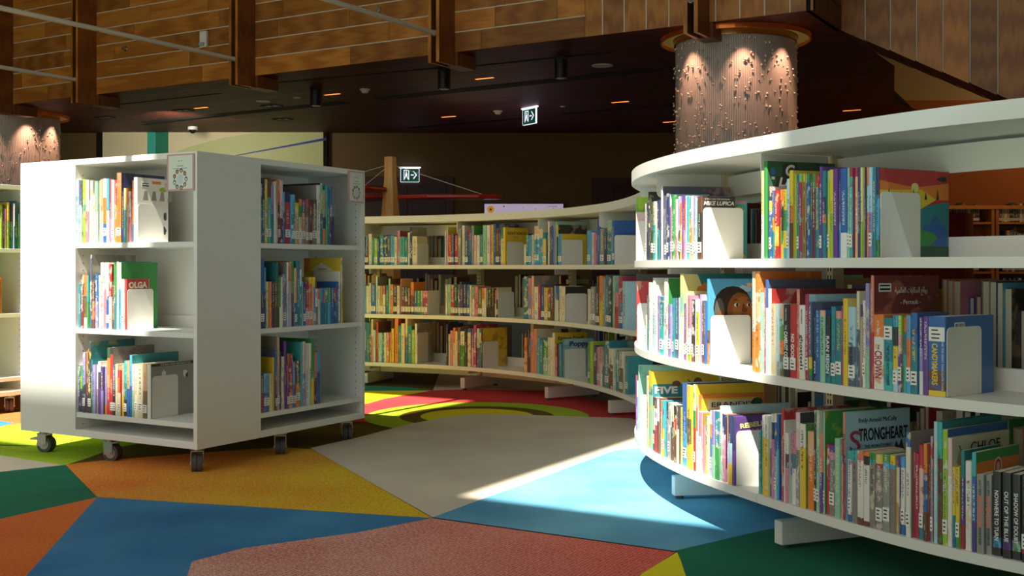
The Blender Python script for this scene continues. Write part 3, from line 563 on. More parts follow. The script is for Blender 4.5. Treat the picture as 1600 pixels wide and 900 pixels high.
shelf_books(TR,z1f,'''25 40 115 teal;40 55 120 sky_blue;55 75 120 cream;75 88 100 white;88 120 115 blue S;120 135 55 pale_blue cgrey d22;135 150 120 cream S;150 170 120 tan S;170 190 120 red/cream:.3 S;190 210 115 teal;210 225 70 seafoam cbrown;225 245 110 orange/salmon:.4;245 270 120 black S;270 290 120 cream S;290 302 70 pink cpeach;302 325 130 brown S;325 345 130 black/brown:.3 S;345 365 130 brown S;365 390 95 orange/brown:.4 S;390 412 155 blue S;412 435 155 green S;435 455 155 grey S;455 485 155 pink/magenta:.3 S; 487 610 155 END; 612 625 110 white;625 650 110 seafoam;650 672 110 red S;672 695 110 dark_green S;695 715 110 slate S;715 735 110 violet S;735 758 110 navy S;758 782 110 blue S;782 795 115 cream;795 815 130 green/white:.4 S;815 840 125 pink;840 868 135 olive S;868 885 135 orange/cream:.4 S;885 898 135 cream S;898 915 140 black awhite;915 935 140 black alime;935 955 140 black ayellow;955 975 150 crimson/cream:.5''',(560,420,4.5),F2,FLO,FHI,.008,.25,.33)
shelf_books(TR,z1f,'''0 14 120 red/black:.4 S; 14 31 120 cream/black:.4 S; 33 190 150 END; 197 225 50 teal;225 245 60 pink/lavender:.4;245 262 45 peach cgrey;262 290 115 white;290 305 100 crimson cmaroon d22;305 328 115 blue S;328 348 120 yellow S;348 368 125 crimson/olive:.4 S;368 388 120 brown;388 400 110 pale_blue;400 418 110 blue/cream:.4;418 440 110 cream anavy;440 462 115 cream cblack d22; 464 600 160 END; 605 620 130 cream;620 655 115 grey S;655 680 120 dark_grey S;680 700 45 orange/yellow:.5;700 718 60 grey;718 738 40 teal;738 755 45 dark_grey; 755 778 45 seafoam;778 800 150 pink/red:.4;800 828 50 crimson/blue:.5;828 862 80 pale_blue''',(770,420,4.09),F2+', right half',FLO,FHI,.008,.25,.33)
shelf_books(TR,z0f,'''28 40 435 cream;40 60 375 blue;60 75 380 teal;75 90 375 slate;90 103 355 cream/salmon:.4;103 120 430 pale_blue;120 140 375 red cbrown;140 165 450 pale_blue;165 180 455 teal;180 195 450 cream;195 215 450 pink/salmon:.4;215 230 450 salmon/yellow:.6;230 250 420 yellow;255 280 350 orange cred;280 300 400 teal;300 325 385 cream;325 345 350 cream/blue:.4;345 375 400 teal;375 395 430 lime;395 412 385 white cgrey d20; 412 600 430 END;615 628 390 navy;628 645 460 cream;645 665 435 pink;665 680 415 orange/cream:.4;680 697 440 cream;700 715 415 brown;715 745 440 white/green:.4;745 762 420 black acream;765 790 420 blue/cream:.1;790 810 420 purple/pink:.5;810 828 395 magenta ccrimson d22;828 850 420 pale_blue/purple:.5;850 862 450 yellow/teal:.3; 862 872 420 navy cyellow xblack d24; 875 1000 515 END''',(560,420,4.5),F3,FLO,FHI,.008,.25,.33)
shelf_books(TR,z0f,'''200 218 440 orange/peach:.4;218 242 445 blue/navy:.5;242 262 405 pink/salmon:.4;262 280 385 salmon ccream;280 298 445 sky_blue;298 320 455 teal;320 350 455 green/seafoam:.5;350 366 440 cream;366 380 440 white;380 396 410 cream cyellow d24 #rhino;396 410 480 crimson/pink:.4;410 424 470 green;424 440 480 blue/teal:.5;440 456 450 teal cpale_blue d21 #poppy; 458 600 515 END; 607 620 465 green;620 640 465 lime;645 660 490 navy;660 680 500 pink;680 700 500 tan/cream:.4;700 715 495 slate;715 740 460 teal cteal;740 765 510 cream/brown:.4;765 785 520 seafoam;785 808 520 teal;808 845 530 cream/olive:.4 S;845 862 560 teal''',(770,420,4.09),F3+', right half',FLO,FHI,.008,.25,.33)
# second mobile shelf (left edge): only its right end shows
shelf_books(TR2,cz(.94),'''-150 -120 480 blue; -120 -90 500 red; -90 -55 470 teal; -55 -30 500 white; -30 0 480 blue; 0 20 500 lime;20 35 500 black;35 55 530 pink/tan:.4;55 75 480 yellow/lime:.4;75 100 490 navy/teal:.4;100 118 490 white/blue:.5;118 134 470 blue/teal:.4;136 156 570 teal/green:.4''',(0,220,5),'top shelf of far left cart',.003,.7,.004,.26,.33)
shelf_books(TR2,cz(.57),'''-150 -120 265 blue; -120 -90 240 red; -90 -55 270 teal; -55 -30 250 white; -30 -2 260 blue; 0 14 265 orange''',(0,380,5),'middle shelf of far left cart',.003,.7,.004,.26,.33)

# ------------------------------------------------------------------ put the books on the shelves
def frame_of(b_or_track,s,sb,z):
    p,u,v=b_or_track.at(s); u2=u
    return Matrix(((u.x,v.x,0,p.x+v.x*sb),(u.y,v.y,0,p.y+v.y*sb),(0,0,1,z),(0,0,0,1)))
def place_of(b): return b['place'].split(',')[0] if 'cart' not in b['place'] else b['place']
groups={}
for t in BE: pass
shelf_runs={}
for b in BOOKS:
    key=(id(b['track']),place_of(b)); shelf_runs.setdefault(key,[]).append(b)
ORD='first second third fourth fifth sixth seventh eighth ninth tenth eleventh twelfth thirteenth fourteenth fifteenth sixteenth seventeenth eighteenth nineteenth twentieth'.split()
TENS=['','','twenty','thirty','forty','fifty','sixty']
TORD=['','','twentieth','thirtieth','fortieth','fiftieth','sixtieth']
def ordinal(n):
    if n<=20: return ORD[n-1]
    return TORD[n//10] if n%10==0 else TENS[n//10]+'-'+ORD[n%10-1]
for key,lst in shelf_runs.items():
    lst.sort(key=lambda b:b['s0'])
    ends=sorted(e[2] for e in BE if id(e[0])==key[0] and (e[4].split(',')[0] if 'cart' not in e[4] else e[4])==key[1])
    for b in lst: b['run']=sum(1 for e in ends if e<b['s0'])
    nr=len({b['run'] for b in lst}); cnt={}
    for b in lst:
        cnt[b['run']]=cnt.get(b['run'],0)+1; b['ord']=cnt[b['run']]; b['nruns']=nr
TITLES=dict(lupica='brown spined book with black cover lettered MIKE LUPICA, upper shelf of near bookcase',
 pool='turquoise covered book showing yellow POOL letters behind the black MIKE LUPICA book',
 gl='tall green book with slanted white letters on black, upper shelf of near bookcase',
 sunset='red, yellow and blue landscape covered book beside bookend, right of upper near shelf',
 paul='tall pale book with green cover lettered Paul, middle shelf of near bookcase',
 boy='sky blue book whose cover shows the face of a boy, middle near shelf',
 red='white spined book with red cover bearing white strokes, middle shelf of near bookcase',
 camelot='black book with spine lettered THE CAMELOT CODE, middle shelf of near bookcase',
 nogood='red book with spine lettered NO GOOD, middle shelf of near bookcase',
 ghosted='white book with spine lettered ghosted, middle shelf of near bookcase',
 rain='black book with spine lettered RAIN REIGN, middle shelf of near bookcase',
 ghost='thick pale blue book with scribbled spine, beside yellow book, middle near shelf',
 perrault='tall dark red book with white Arabic title above Perrault, middle near shelf',
 crown='thick book, orange above white, spine lettered THE CROWN, middle near shelf',
 tealtop='thick teal book with white label at the top of its spine, middle near shelf',
 candy='thick blue book lettered THE CANDYMAKERS with brown and yellow foot, beside bookend',
 hive='tall book, yellow cover above green FIVE band, bottom shelf of near bookcase',
 erandi='orange framed cover lettered ERANDIS, bottom shelf of near bookcase',
 rebel='purple covered book lettered REBELLIOUS behind bookend, bottom shelf of near bookcase',
 strong='tall pale blue book lettered STRONGHEART, bottom shelf of near bookcase',
 chloe='tall cream covered book lettered CHLOE, bottom shelf of near bookcase at right',
 circle='green and orange banded book with white ring on cover, bottom near shelf right',
 penguina='grey book lettered MR PENGUIN beside the green and orange banded book',
 penguinb='grey book lettered MR PENGUIN beside the black books at lower right',
 nowhere='black book lettered NOWHERE TO TURN with blue band, bottom near shelf right',
 outof='black book lettered OUT OF THE with purple band, bottom near shelf right',
 shadow='black book lettered SHADOW OF DOUBT with pale green band, bottom near shelf right',
 animals='white picture book with grey animals on its cover, top shelf, left cart face',
 olga='small red book lettered OLGA behind bookend, middle shelf, left face of cart',
 nest='grey covered book with dark band behind bookend, lowest shelf, left face of cart',
 arabic='tall yellow and blue book with Arabic title, middle shelf, right face of cart',
 yellowsmall='small yellow book with Arabic title on its cover, lowest shelf, right cart face',
 flight='yellow covered book lettered FLIGHT SCHOOL beside bookend, upper shelf of far bookcase',
 rhino='tall yellow covered book lettered Rhinos Dont, bottom shelf of far bookcase',
 poppy='pale blue covered book lettered Poppy behind bookend, bottom shelf of far bookcase')
def book_label(b):
    if b['id'] in TITLES: return TITLES[b['id']]
    adj=''
    if b['h']>.272: adj='tall'
    elif b['h']<.19: adj='short'
    elif b['w']<.0085: adj='slim'
    elif b['w']>.021: adj='thick'
    n1=b['seg'][0][0].replace('_',' '); col=n1
    if len(b['seg'])>1 and b['seg'][1][0]!=b['seg'][0][0]:
        col=n1+' and '+b['seg'][1][0].replace('_',' ')
    grp='' if b['nruns']<=1 else ' in '+ORD[b['run']]+' group'
    pl=b['place'].split(',')[0] if 'cart' not in b['place'] else b['place'].replace(',','')
    lab=lambda a,c:' '.join(x for x in (a,c,'book,',ordinal(b['ord']),'from left'+grp+',',pl) if x)
    for a,c in ((adj,col),('',col),(adj,n1),('',n1)):
        if len(lab(a,c).split())<=16: return lab(a,c)
    return lab('',n1.split()[-1])
def nm_text_m(o,x,y): z=x.cross(y); return Matrix(((x.x,y.x,z.x,o[0]),(x.y,y.y,z.y,o[1]),(x.z,y.z,z.z,o[2]),(0,0,0,1)))
VX,VY,VZ=Vector((1,0,0)),Vector((0,1,0)),Vector((0,0,1))
def spine_text(r,b,txt,ink,top,width,cap,bold=0,xoff=.5,shear=0):
    cap=min(cap,b['w']*.8); size=cap/.7
    return text_mesh(txt,size,ink,r,'spine_title',nm_text_m((b['w']*xoff-cap/2,-.0013,b['h']*top),-VZ,VX),width=width,bold=bold*size,shear=shear)
def cover_text(r,b,txt,ink,y,z,width,cap,bold=0,side=1,shear=0,rot=0):
    size=cap/.7
    if side>0: m=nm_text_m((b['w']+.0016,y,b['h']-z),VY,VZ)
    else: m=nm_text_m((-.0016,b['d']-y,b['h']-z),-VY,VZ)
    return text_mesh(txt,size,ink,r,'cover_title',m@Matrix.Rotation(rot,4,'Z'),width=width,bold=bold*size,shear=shear)
def cover_pic(r,b,polys,side=1,name='cover_picture'):
    m=MB(); x=b['w']+.0002
    polys=[(b['cov'],rect(.0015,.0015,b['d']-.0015,b['h']-.0015))]+list(polys)
    for i,(c,pts) in enumerate(polys):
        m.col=(PAL[c] if c in PAL else hexc(c),)*3
        if side>0: m.face([(x+.00005*i,y,b['h']-z) for y,z in pts])
        else: m.face([(-.0002-.00005*i,b['d']-y,b['h']-z) for y,z in pts])
    return m.build(name,'print',r)
def ell(cy,cz,ry,rz,a0=0,a1=360,n=20): return [(cy+ry*math.cos(math.radians(a0+(a1-a0)*i/n)),cz-rz*math.sin(math.radians(a0+(a1-a0)*i/n))) for i in range(n+(a1-a0<360))]
def rect(y0,z0,y1,z1): return [(y0,z0),(y1,z0),(y1,z1),(y0,z1)]
def blob(rn,cy,cz,ry,rz,n=12): return [(cy+ry*rn.uniform(.65,1.2)*math.cos(6.283*i/n),cz+rz*rn.uniform(.65,1.2)*math.sin(6.283*i/n)) for i in range(n)]
# Arabic letters in their joined shapes, written right to left
AR1=''.join(reversed('\uFEAD\uFEED\uFE8D\uFE8B\uFECA \uFE8D\uFEDF\uFEA4\uFEDC\uFE8E\uFEF3\uFE8E\uFE95 \uFE8D\uFEDF\uFECC\uFE8E\uFEDF\uFEE4\uFEF4\uFE94'))
AR2=''.join(reversed('\uFE83\uFEE7\uFE8E \uFEB3\uFEE4\uFEAE \uFEE3\uFEE6 \uFEEB\uFEE8\uFE8E\uFED9'))
AR3=''.join(reversed('\uFEE3\uFEE6 \uFEB3\uFEA0\uFEE6'))
def specials(r,b):
    i=b['id']; d=b['d']; h=b['h']; rn=random.Random(5)
    if i=='lupica':
        cover_text(r,b,'MIKE LUPICA','inkwhite',.006,.029,.108,.0125,.015,shear=.25); cover_text(r,b,'#1 NEW YORK TIMES BESTSELLER','inkwhite',.010,.011,.09,.003)
        spine_text(r,b,'MIKE LUPICA','inkwhite',.72,.075,.006)
    elif i=='pool':
        cover_text(r,b,'POOL',ma('yellow'),d-.075,.035,.065,.016,.03)
        cover_pic(r,b,[('peach',ell(d-.055,.09,.03,.02)),('green',blob(rn,d-.05,.15,.03,.03)),('green',blob(rn,d-.03,.13,.018,.02)),('yellow',ell(d-.025,.19,.02,.02)),('black',ell(d-.025,.19,.012,.012)),('pink',rect(.005,.001,d-.004,.010))])
    elif i=='gl':
        cover_pic(r,b,[('black',[(.055,.006),(.105,.004),(.105,.02),(.145,.02),(.13,.078),(.028,.078),(.034,.044),(.05,.044)]),('blue',ell(.02,.030,.008,.01)),('white',rect(.015,.045,.026,.053))])
        cover_text(r,b,'G','inkwhite',.060,.040,.032,.030,.04,shear=.2); cover_text(r,b,'LA','inkwhite',.038,.072,.050,.025,.04,shear=.2)
    elif i=='sunset':
        P_=[('red',rect(.002,.002,d-.002,.05)),('orange',[(.002,.03),(d*.5,.045),(d-.002,.03),(d-.002,.075),(.002,.08)]),('yellow',[(.002,.055),(d*.6,.05),(d-.05,.075),(d*.5,.11),(.002,.1)]),('teal',[(.002,.10),(d*.4,.12),(d*.7,.09),(d-.002,.08),(d-.002,h-.002),(.002,h-.002)]),
            ('blue',blob(rn,d*.78,.17,.05,.05)),('green',blob(rn,d*.6,h-.05,.06,.03)),('pale_yellow',ell(d*.5,.045,.014,.012)),('black',blob(rn,d-.025,.02,.022,.008)),('dark_green',rect(.002,h-.03,d-.002,h-.003))]
        for k in range(5): P_.append(('black',[(.03+.045*k,.075),(.035+.045*k,.045+.01*(k%2)),(.04+.045*k,.075)]))
        cover_pic(r,b,P_); cover_text(r,b,'Wild','inkwhite',.08,.135,.05,.03)
    elif i=='paul':
        cover_pic(r,b,[('pale_yellow',[(.002,.002),(.05,.002),(.075,.06),(.03,.09),(.002,.1)]),('orange',blob(rn,.075,.055,.03,.022)),('black',ell(.03,.06,.004,.004)),('brown',ell(.08,.06,.004,.004))])
        cover_text(r,b,"Paul McCar",ma('cream'),.085,.038,.12,.018); cover_text(r,b,'Hi','ink',.09,.075,.06,.02,.03)
    elif i=='boy':
        cover_pic(r,b,[(c_,[(y_*.80,z_*.93) for y_,z_ in pts_]) for c_,pts_ in [('pale_blue',blob(rn,.15,.035,.04,.012)),('peach',blob(rn,.185,.02,.02,.008)),('brown',rect(.003,.13,d*1.2,h)),('2a201c',ell(.106,.100,.088,.075)),('2a201c',ell(.100,.092,.08,.066)),
          ('5f5a55',ell(.045,.115,.022,.05)),('8a4e22',ell(.138,.112,.058,.066)),('a5622c',ell(.150,.110,.045,.050)),('8a4e22',rect(.09,.15,.18,.19)),('2a1a14',[(.085,.045),(.13,.034),(.175,.048),(.16,.052),(.125,.046),(.095,.062)]),
          ('2a1610',[(.105,.077),(.12,.070),(.137,.076),(.12,.074)]),('efe6da',ell(.122,.090,.011,.006)),('1a0e0a',ell(.125,.090,.006,.006)),('2a1610',[(.163,.078),(.175,.071),(.188,.078),(.175,.075)]),('efe6da',ell(.176,.090,.008,.006)),('1a0e0a',ell(.178,.090,.005,.006)),
          ('70380f',ell(.158,.108,.014,.008)),('70380f',[(.150,.085),(.156,.085),(.166,.105),(.146,.107)]),('5a2416',ell(.155,.128,.02,.007)),('a04a3a',ell(.155,.131,.015,.005)),('8a4e22',ell(.055,.125,.012,.02))]])
        cover_text(r,b,'SO','inkwhite',.152,.075,.02,.02,rot=-1.5708)
    elif i=='red':
        cover_text(r,b,"the",'inkwhite',.12,.05,.05,.03,shear=.3); cover_text(r,b,"hill",'inkwhite',.10,.085,.07,.03,shear=.3)
    elif i=='camelot': spine_text(r,b,'THE','inkwhite',.72,.014,.008); spine_text(r,b,'CAMELOT CODE','inkwhite',.63,.09,.015,.03); spine_text(r,b,'MARI MANCUSI','inkwhite',.95,.035,.005)
    elif i=='nogood': spine_text(r,b,'NO GOOD','inkwhite',.60,.075,.014,.03); 
    elif i=='ghosted': spine_text(r,b,'ghosted','ink',.60,.085,.014); spine_text(r,b,'LESLIE MARGOLIS','ink',.95,.04,.005)
    elif i=='rain': spine_text(r,b,'RAIN REIGN','inkwhite',.70,.10,.012,.02)
    elif i=='ghost': spine_text(r,b,'ghost boys','ink',.55,.06,.012)
    elif i=='perrault':
        cover_text(r,b,AR1,'inkwhite',.075,.045,.12,.014); cover_text(r,b,'- Perrault -','inkwhite',.095,.075,.075,.012); cover_text(r,b,AR2,'inkwhite',.11,.12,.04,.006)
        barcode(r,b,.018,.02); spine_text(r,b,AR1,'inkwhite',.88,.09,.006)
    elif i=='crown': spine_text(r,b,'THE','ink',.60,.012,.006); spine_text(r,b,'CROWN',ma('crimson'),.52,.07,.022,.02); spine_text(r,b,'EMIL SHER','inkwhite',.92,.035,.006)
    elif i=='tealtop': spine_text(r,b,'THE TRUTH ABOUT TWINKIE','ink',.62,.10,.008); sticker_only(r,b,b['h']-.055)
    elif i=='candy':
        spine_text(r,b,'THE','inkwhite',.42,.014,.006,xoff=.30); spine_text(r,b,'CANDYMAKERS',ma('yellow'),.36-.0+.30,.10,.015,.03,xoff=.4); spine_text(r,b,'AND THE GREAT CHOCOLATE CHASE','inkwhite',.70,.12,.005,xoff=.85)
        sticker_only(r,b,b['h']-.06); barcode(r,b,.035,.015,1)
    elif i=='hive':
        cover_pic(r,b,[('teal',rect(.002,.045,d-.002,h-.002)),('brown',ell(.09,.045,.016,.012)),('brown',ell(.17,.038,.016,.016)),('black',[(.13,.03),(.15,.05),(.152,.048),(.133,.028)])]); cover_text(r,b,'FIVE','inkwhite',.008,.078,.085,.024,.04)
    elif i=='erandi':
        cover_pic(r,b,[('yellow',rect(.012,.012,d-.02,.10)),('cream',rect(.035,.018,d-.03,.085)),('dark_green',ell(d-.025,.028,.02,.014))]); cover_text(r,b,"ERANDI'S",'ink',.045,.040,d-.085,.015)
    elif i=='rebel':
        cover_text(r,b,'REBELLIOUS',ma('pale_yellow'),.018,.036,.15,.014,.04,rot=.08); cover_text(r,b,'HARE',ma('pink'),.06,.054,.09,.014,.04,rot=.08)
    elif i=='strong':
        cover_text(r,b,'Emily Arnold McCully','ink',.045,.030,.135,.012); cover_text(r,b,'S',ma('crimson'),.012,.105,.038,.055,.01); cover_text(r,b,'TRONGHEART','ink',.046,.078,.175,.032,.02); cover_text(r,b,'THE WORLD’S FIRST','ink',.065,.098,.10,.008)
        cover_text(r,b,'MOVIE STAR DOG','ink',.065,.112,.10,.008); cover_pic(r,b,[('black',[(.165,.13),(.18,.085),(.19,.10),(.20,.08),(.215,.13)]),('maroon',[(.18,.13),(.19,.11),(.20,.13)])]); spine_text(r,b,'STRONGHEART','ink',.8,.08,.007)
    elif i=='chloe':
        cover_text(r,b,'CHLOE','ink',.075,.040,.13,.024); cover_pic(r,b,[('tan',[(.03,.03),(.04,.05),(.055,.05),(.05,.07),(.03,.07),(.02,.06)]),('black',[(.028,.02),(.033,.02),(.045,.045),(.043,.047)])])
    elif i=='circle':
        cover_pic(r,b,[('orange',rect(.002,.024,d-.002,.062)),('blue',rect(.002,.062,d-.002,h-.002)),('white',ell(d*.5,.042,.018,.022)),('red',ell(d*.5,.042,.014,.018)),('peach',ell(d*.5,.042,.008,.011))])
    elif i in('penguina','penguinb'):
        spine_text(r,b,'Mr PENGUIN',ma('salmon'),.72,.07,.012,.03); spine_text(r,b,'ALEX T. SMITH','ink',.93,.035,.005); spine_text(r,b,'FORTRESS OF SECRETS' if i[-1]=='a' else 'THE CATASTROPHIC CRUISE','ink',.33,.04,.006)
    elif i in('nowhere','outof','shadow'):
        spine_text(r,b,{'nowhere':'NOWHERE TO TURN','outof':'OUT OF THE BLUE','shadow':'SHADOW OF DOUBT'}[i],'inkwhite',.78,.115,.009,.015)
    elif i=='animals':
        cover_pic(r,b,[('grey',[(.03+.045*k,.095),(.04+.045*k,.055),(.055+.045*k,.055),(.06+.045*k,.095)]) for k in range(4)]+[('lime',blob(rn,.14,.045,.022,.01)),('pale_pink',blob(rn,.165,.03,.02,.02)),('orange',rect(.08,.012,.13,.024)),('dark_grey',blob(rn,d-.018,.16,.012,.02)),('dark_grey',blob(rn,d-.02,.22,.01,.018))]); barcode(r,b,.022,.018)
    elif i=='olga': cover_text(r,b,'OLGA',ma('cream'),.010,.038,.10,.024,.05)
    elif i=='nest':
        cover_pic(r,b,[('black',rect(.002,.001,d-.002,.012)),('white',blob(rn,.07,.045,.012,.016)),('white',blob(rn,.19,.05,.014,.016)),('black',blob(rn,.20,.06,.008,.012))]); cover_text(r,b,'THE BIRD WHO WOULDNT FLY','inkwhite',.05,.010,.17,.006)
    elif i=='arabic':
        cover_pic(r,b,[('ochre' if 0 else 'yellow',rect(.002,.002,d-.002,.12)),('blue',rect(.002,.12,d-.002,h-.002)),('white',[(.04,.06),(.11,.022),(.18,.06)]),('black',rect(.085,.052,.14,.055)),('crimson',rect(.06,.135,.13,.147)),('orange',[(.002,.002),(.04,.002),(.03,.06),(.002,.08)])],side=-1)
        cover_text(r,b,AR2,ma('brown'),.045,.097,.14,.022,.02,side=-1)
    elif i=='yellowsmall': cover_text(r,b,AR3,'ink',.05,.045,.07,.016,.02,side=-1); cover_text(r,b,AR2,'ink',.05,.065,.06,.004,side=-1)
    elif i=='flight': cover_text(r,b,'FLIGHT SCHOOL',ma('brown'),.02,.045,d-.04,.018,.02); cover_pic(r,b,[('grey',ell(d*.5,.11,.012,.02)),('grey',rect(.07,.06,.12,.065))])
    elif i=='rhino':
        cover_text(r,b,"Rhinos Don't",ma('brown'),.02,.045,d-.045,.022,.03); cover_pic(r,b,[('orange',rect(.02,.06,.05,.08)),('seafoam',rect(d-.03,.08,d-.004,h-.02))])
    elif i=='poppy': cover_text(r,b,'Poppy',ma('navy'),.035,.042,d-.07,.028,.04); cover_text(r,b,'and the runaway nose',ma('tan'),.03,.065,d-.06,.006)
MAC={}
def ma(c):
    if c not in MAC: MAC[c]=plain(c+'_ink',PAL[c],.6)
    return MAC[c]
def barcode(r,b,y,z,tall=0):
    m=MB(); x=b['w']+.0004; T=m.T
    hh=.03 if tall else .022
    m.T=Matrix(((0,0,1,x),(1,0,0,y),(0,1,0,b['h']-z-hh),(0,0,0,1)))
    m.prism(rounded_rect(.042 if tall else .045,hh,.002,2),0,.0004,0)
    rr=random.Random(9)
    if tall:
        for k in range(12): m.box(.004+.003*k,.004+.003*k+rr.choice((.0008,.0016)),.003,hh-.003,.0004,.0006,1)
    else:
        m.box(.004,.040,.014,.018,.0004,.0006,1); m.box(.004,.041,.004,.009,.0004,.0006,1)
    m.build('barcode_label',['labelpaper','ink'],r)
def sticker_only(r,b,z):
    m=MB(); sticker_geo(m,b['w'],z,b['seed'],0,1); return m.build('spine_label',['labelpaper','ink'],r)
BOOKS.sort(key=lambda b:(-(1 if b['id'] else 0),-b['area']))
NIND=300
far=MB()
bookmats=['spine','cover','pages','labelpaper','ink']
for i,b in enumerate(BOOKS):
    T=frame_of(b['track'],b['s0']+b['w']/2,b['sb'],b['z']+.0003)@Matrix.Translation((-b['w']/2,0,0))
    if i<NIND:
        r=bpy.data.objects.new('book',None); COL.objects.link(r); r.matrix_world=T; r.empty_display_size=.02
        tag(r,book_label(b),'book',('books on the '+place_of(b).replace(',',' of the') if 0 else 'books, '+place_of(b)))
        m=MB(); t,ov,rr=book_geo(m,b['w'],b['d'],b['h'],b['seg'],b['cov'],b['acc'],b['acc2'],b['seed'],b['hard'],b['st'])
        m.build('cover',['spine','cover'],r)
        m=MB(); pages_geo(m,b['w'],b['d'],b['h'],t,ov,rr,0); m.build('pages','pages',r)
        if b['st'] or (b['id'] is None and b['seed']>.72): sticker_only(r,b,.018+.012*b['seed'])
        if b['id']: specials(r,b)
    else:
        far.T=T; t,ov,rr=book_geo(far,b['w'],b['d'],b['h'],b['seg'],b['cov'],b['acc'],b['acc2'],b['seed'],b['hard'],b['st'])
        pages_geo(far,b['w'],b['d'],b['h'],t,ov,rr)
        if b['st']: sticker_geo(far,b['w'],.02,b['seed'])
# books standing on the rear side of the curved bookcase (spines face away)
rb=random.Random(21)
for k in range(3):
    for a,c in zip(SEAMS,SEAMS[1:]):
        if k==2 and a>SJ+.6 : continue
        s=a+.03+rb.uniform(0,.25); end=c-rb.uniform(.03,.2)
        while s<end:
            w=rb.uniform(.007,.028); hh=rb.uniform(.19,.285)*(1 if k<2 else .82)
            p,u,v=TR.at(s); q=p+v*(FULL-.012)
            far.T=Matrix(((-u.x,-v.x,0,q.x),(-u.y,-v.y,0,q.y),(0,0,1,zl(k,s)+.0003),(0,0,0,1)))@Matrix.Translation((-w/2,0,0))
            cc=rb.choice(list(PAL)); d=min(.24,hh*.72)
            t,ov,rr=book_geo(far,w,d,hh,[(cc,0,1)],cc,'white','tan',rb.random(),rb.random()<.5,False); pages_geo(far,w,d,hh,t,ov,rr)
            s+=w+.0012
o=far.build('distant_books',bookmats); tag(o,'smaller and rear-facing books crowding the far curve and back side of the bookcase','books',kind='stuff')

# ------------------------------------------------------------------ bookends
BEN={}
for tr,zf,s,yt,place in BE:
    p,u,v=tr.at(s); sb=.012; z=zf(s); D=(p+v*sb).y; h=H+(HZ-yt)*D/F-z; h=max(.1,min(.21,h)); dep=.145 if 'cart' not in place else .14
    r=bpy.data.objects.new('bookend',None); COL.objects.link(r); r.matrix_world=frame_of(tr,s+.001,sb,z); r.empty_display_size=.02
    m=MB(); m.T=Matrix(((0,0,1,0),(1,0,0,0),(0,1,0,0),(0,0,0,1))); m.prism(rounded_rect(dep,h,.014,5,0,.0012,corners=(0,1,1,0)),-.0008,.0008); m.build('upright_plate','white_metal',r)
    m=MB(); m.box(-.11,.0008,.02,dep-.02,.0002,.0011); m.build('base_plate','white_metal',r)
    pl=place.split(',')[0] if 'cart' not in place else place.replace(',','')
    BEN.setdefault(pl,[]).append((s,r))
for pl,l in BEN.items():
    l.sort(key=lambda a:a[0])
    for i,(s,r) in enumerate(l):
        lab='white metal bookend on '+pl if len(l)==1 else 'white metal bookend, '+ORD[i]+' from left, on '+pl
        tag(r,lab,'bookend','white metal bookends on the shelves')
# ------------------------------------------------------------------ signs hung on the mobile shelf
def sign(track_o,u,v,x0,x1,z1,hh,label):
    T=Matrix(((u.x,v.x,0,track_o.x),(u.y,v.y,0,track_o.y),(0,0,1,0),(0,0,0,1)))
    root=empty('sign_holder',(0,0,0)); root.matrix_world=T@Matrix.Translation((x0,-.004,z1-hh)); w=x1-x0
    m=MB(); m.box(0,w,-.002,.0035,0,hh); m.build('acrylic_frame',plain('pink_tinted_frame','d8a8a4',.3) if 'pf' not in M else M['pf'],root,bevel=.001)
    m=MB(); 
    def rc(c,a,b,c2,d2,o=0): m.col=(PAL[c] if c in PAL else hexc(c),)*3; m.face([(a,-.0024-o,b),(c2,-.0024-o,b),(c2,-.0024-o,d2),(a,-.0024-o,d2)])
    rc('dfe4d8',w*.07,hh*.05,w*.95,hh*.96)
    rs=random.Random(4); cx,cz,rr_=w*.5,hh*.32,w*.22
    for k in range(9):
        a=6.283*k/9; x=cx+rr_*math.cos(a); z=cz+rr_*1.05*math.sin(a)
        m.col=(PAL['black'],)*3; m.face([(x+w*.055*math.cos(q),-.0026,z+w*.06*math.sin(q)) for q in [6.283*j/10 for j in range(10)]])
        m.col=(PAL[rs.choice(['peach','white','tan','salmon'])],)*3; m.face([(x+w*.03*math.cos(q),-.0028,z-.001+w*.035*math.sin(q)) for q in [6.283*j/8 for j in range(8)]])
    for k in range(9):
        a=6.283*(k+.5)/9; x=cx+rr_*math.cos(a); z=cz+rr_*1.1*math.sin(a); m.col=(PAL[rs.choice(['crimson','yellow','teal','orange'])],)*3
        m.face([(x+w*.018*math.cos(q),-.0026,z+w*.02*math.sin(q)) for q in [6.283*j/8 for j in range(8)]])
    m.col=(hexc('c8d4dc'),)*3; m.face([(cx+w*.12*math.cos(q),-.0025,cz+w*.14*math.sin(q)) for q in [6.283*j/14 for j in range(14)]])
    for x0_,x1_,zz,th in ((.42,.49,.80,.022),(.52,.58,.80,.022),(.38,.62,.67,.022),(.25,.76,.60,.02)):
        x=x0_
        while x<x1_:
            a=rs.uniform(.015,.03); rc('black',w*x,hh*zz,w*min(x+a,x1_),hh*(zz+th*rs.uniform(.6,1)),.0002); x+=a+.008
    m.build('printed_sheet','print',root); tag(root,label,'sign')
    return root
M['pf']=plain('pink_tinted_frame','d0a09c',.3)
sign(C0,-E1,E2,-.165,-.012,1.296,.150,'printed sign with ring of faces on the left face of the foreground cart')
sign(C0,E2,E1,.965,1.085,1.296,.150,'printed sign with ring of faces on the right face of the foreground cart')

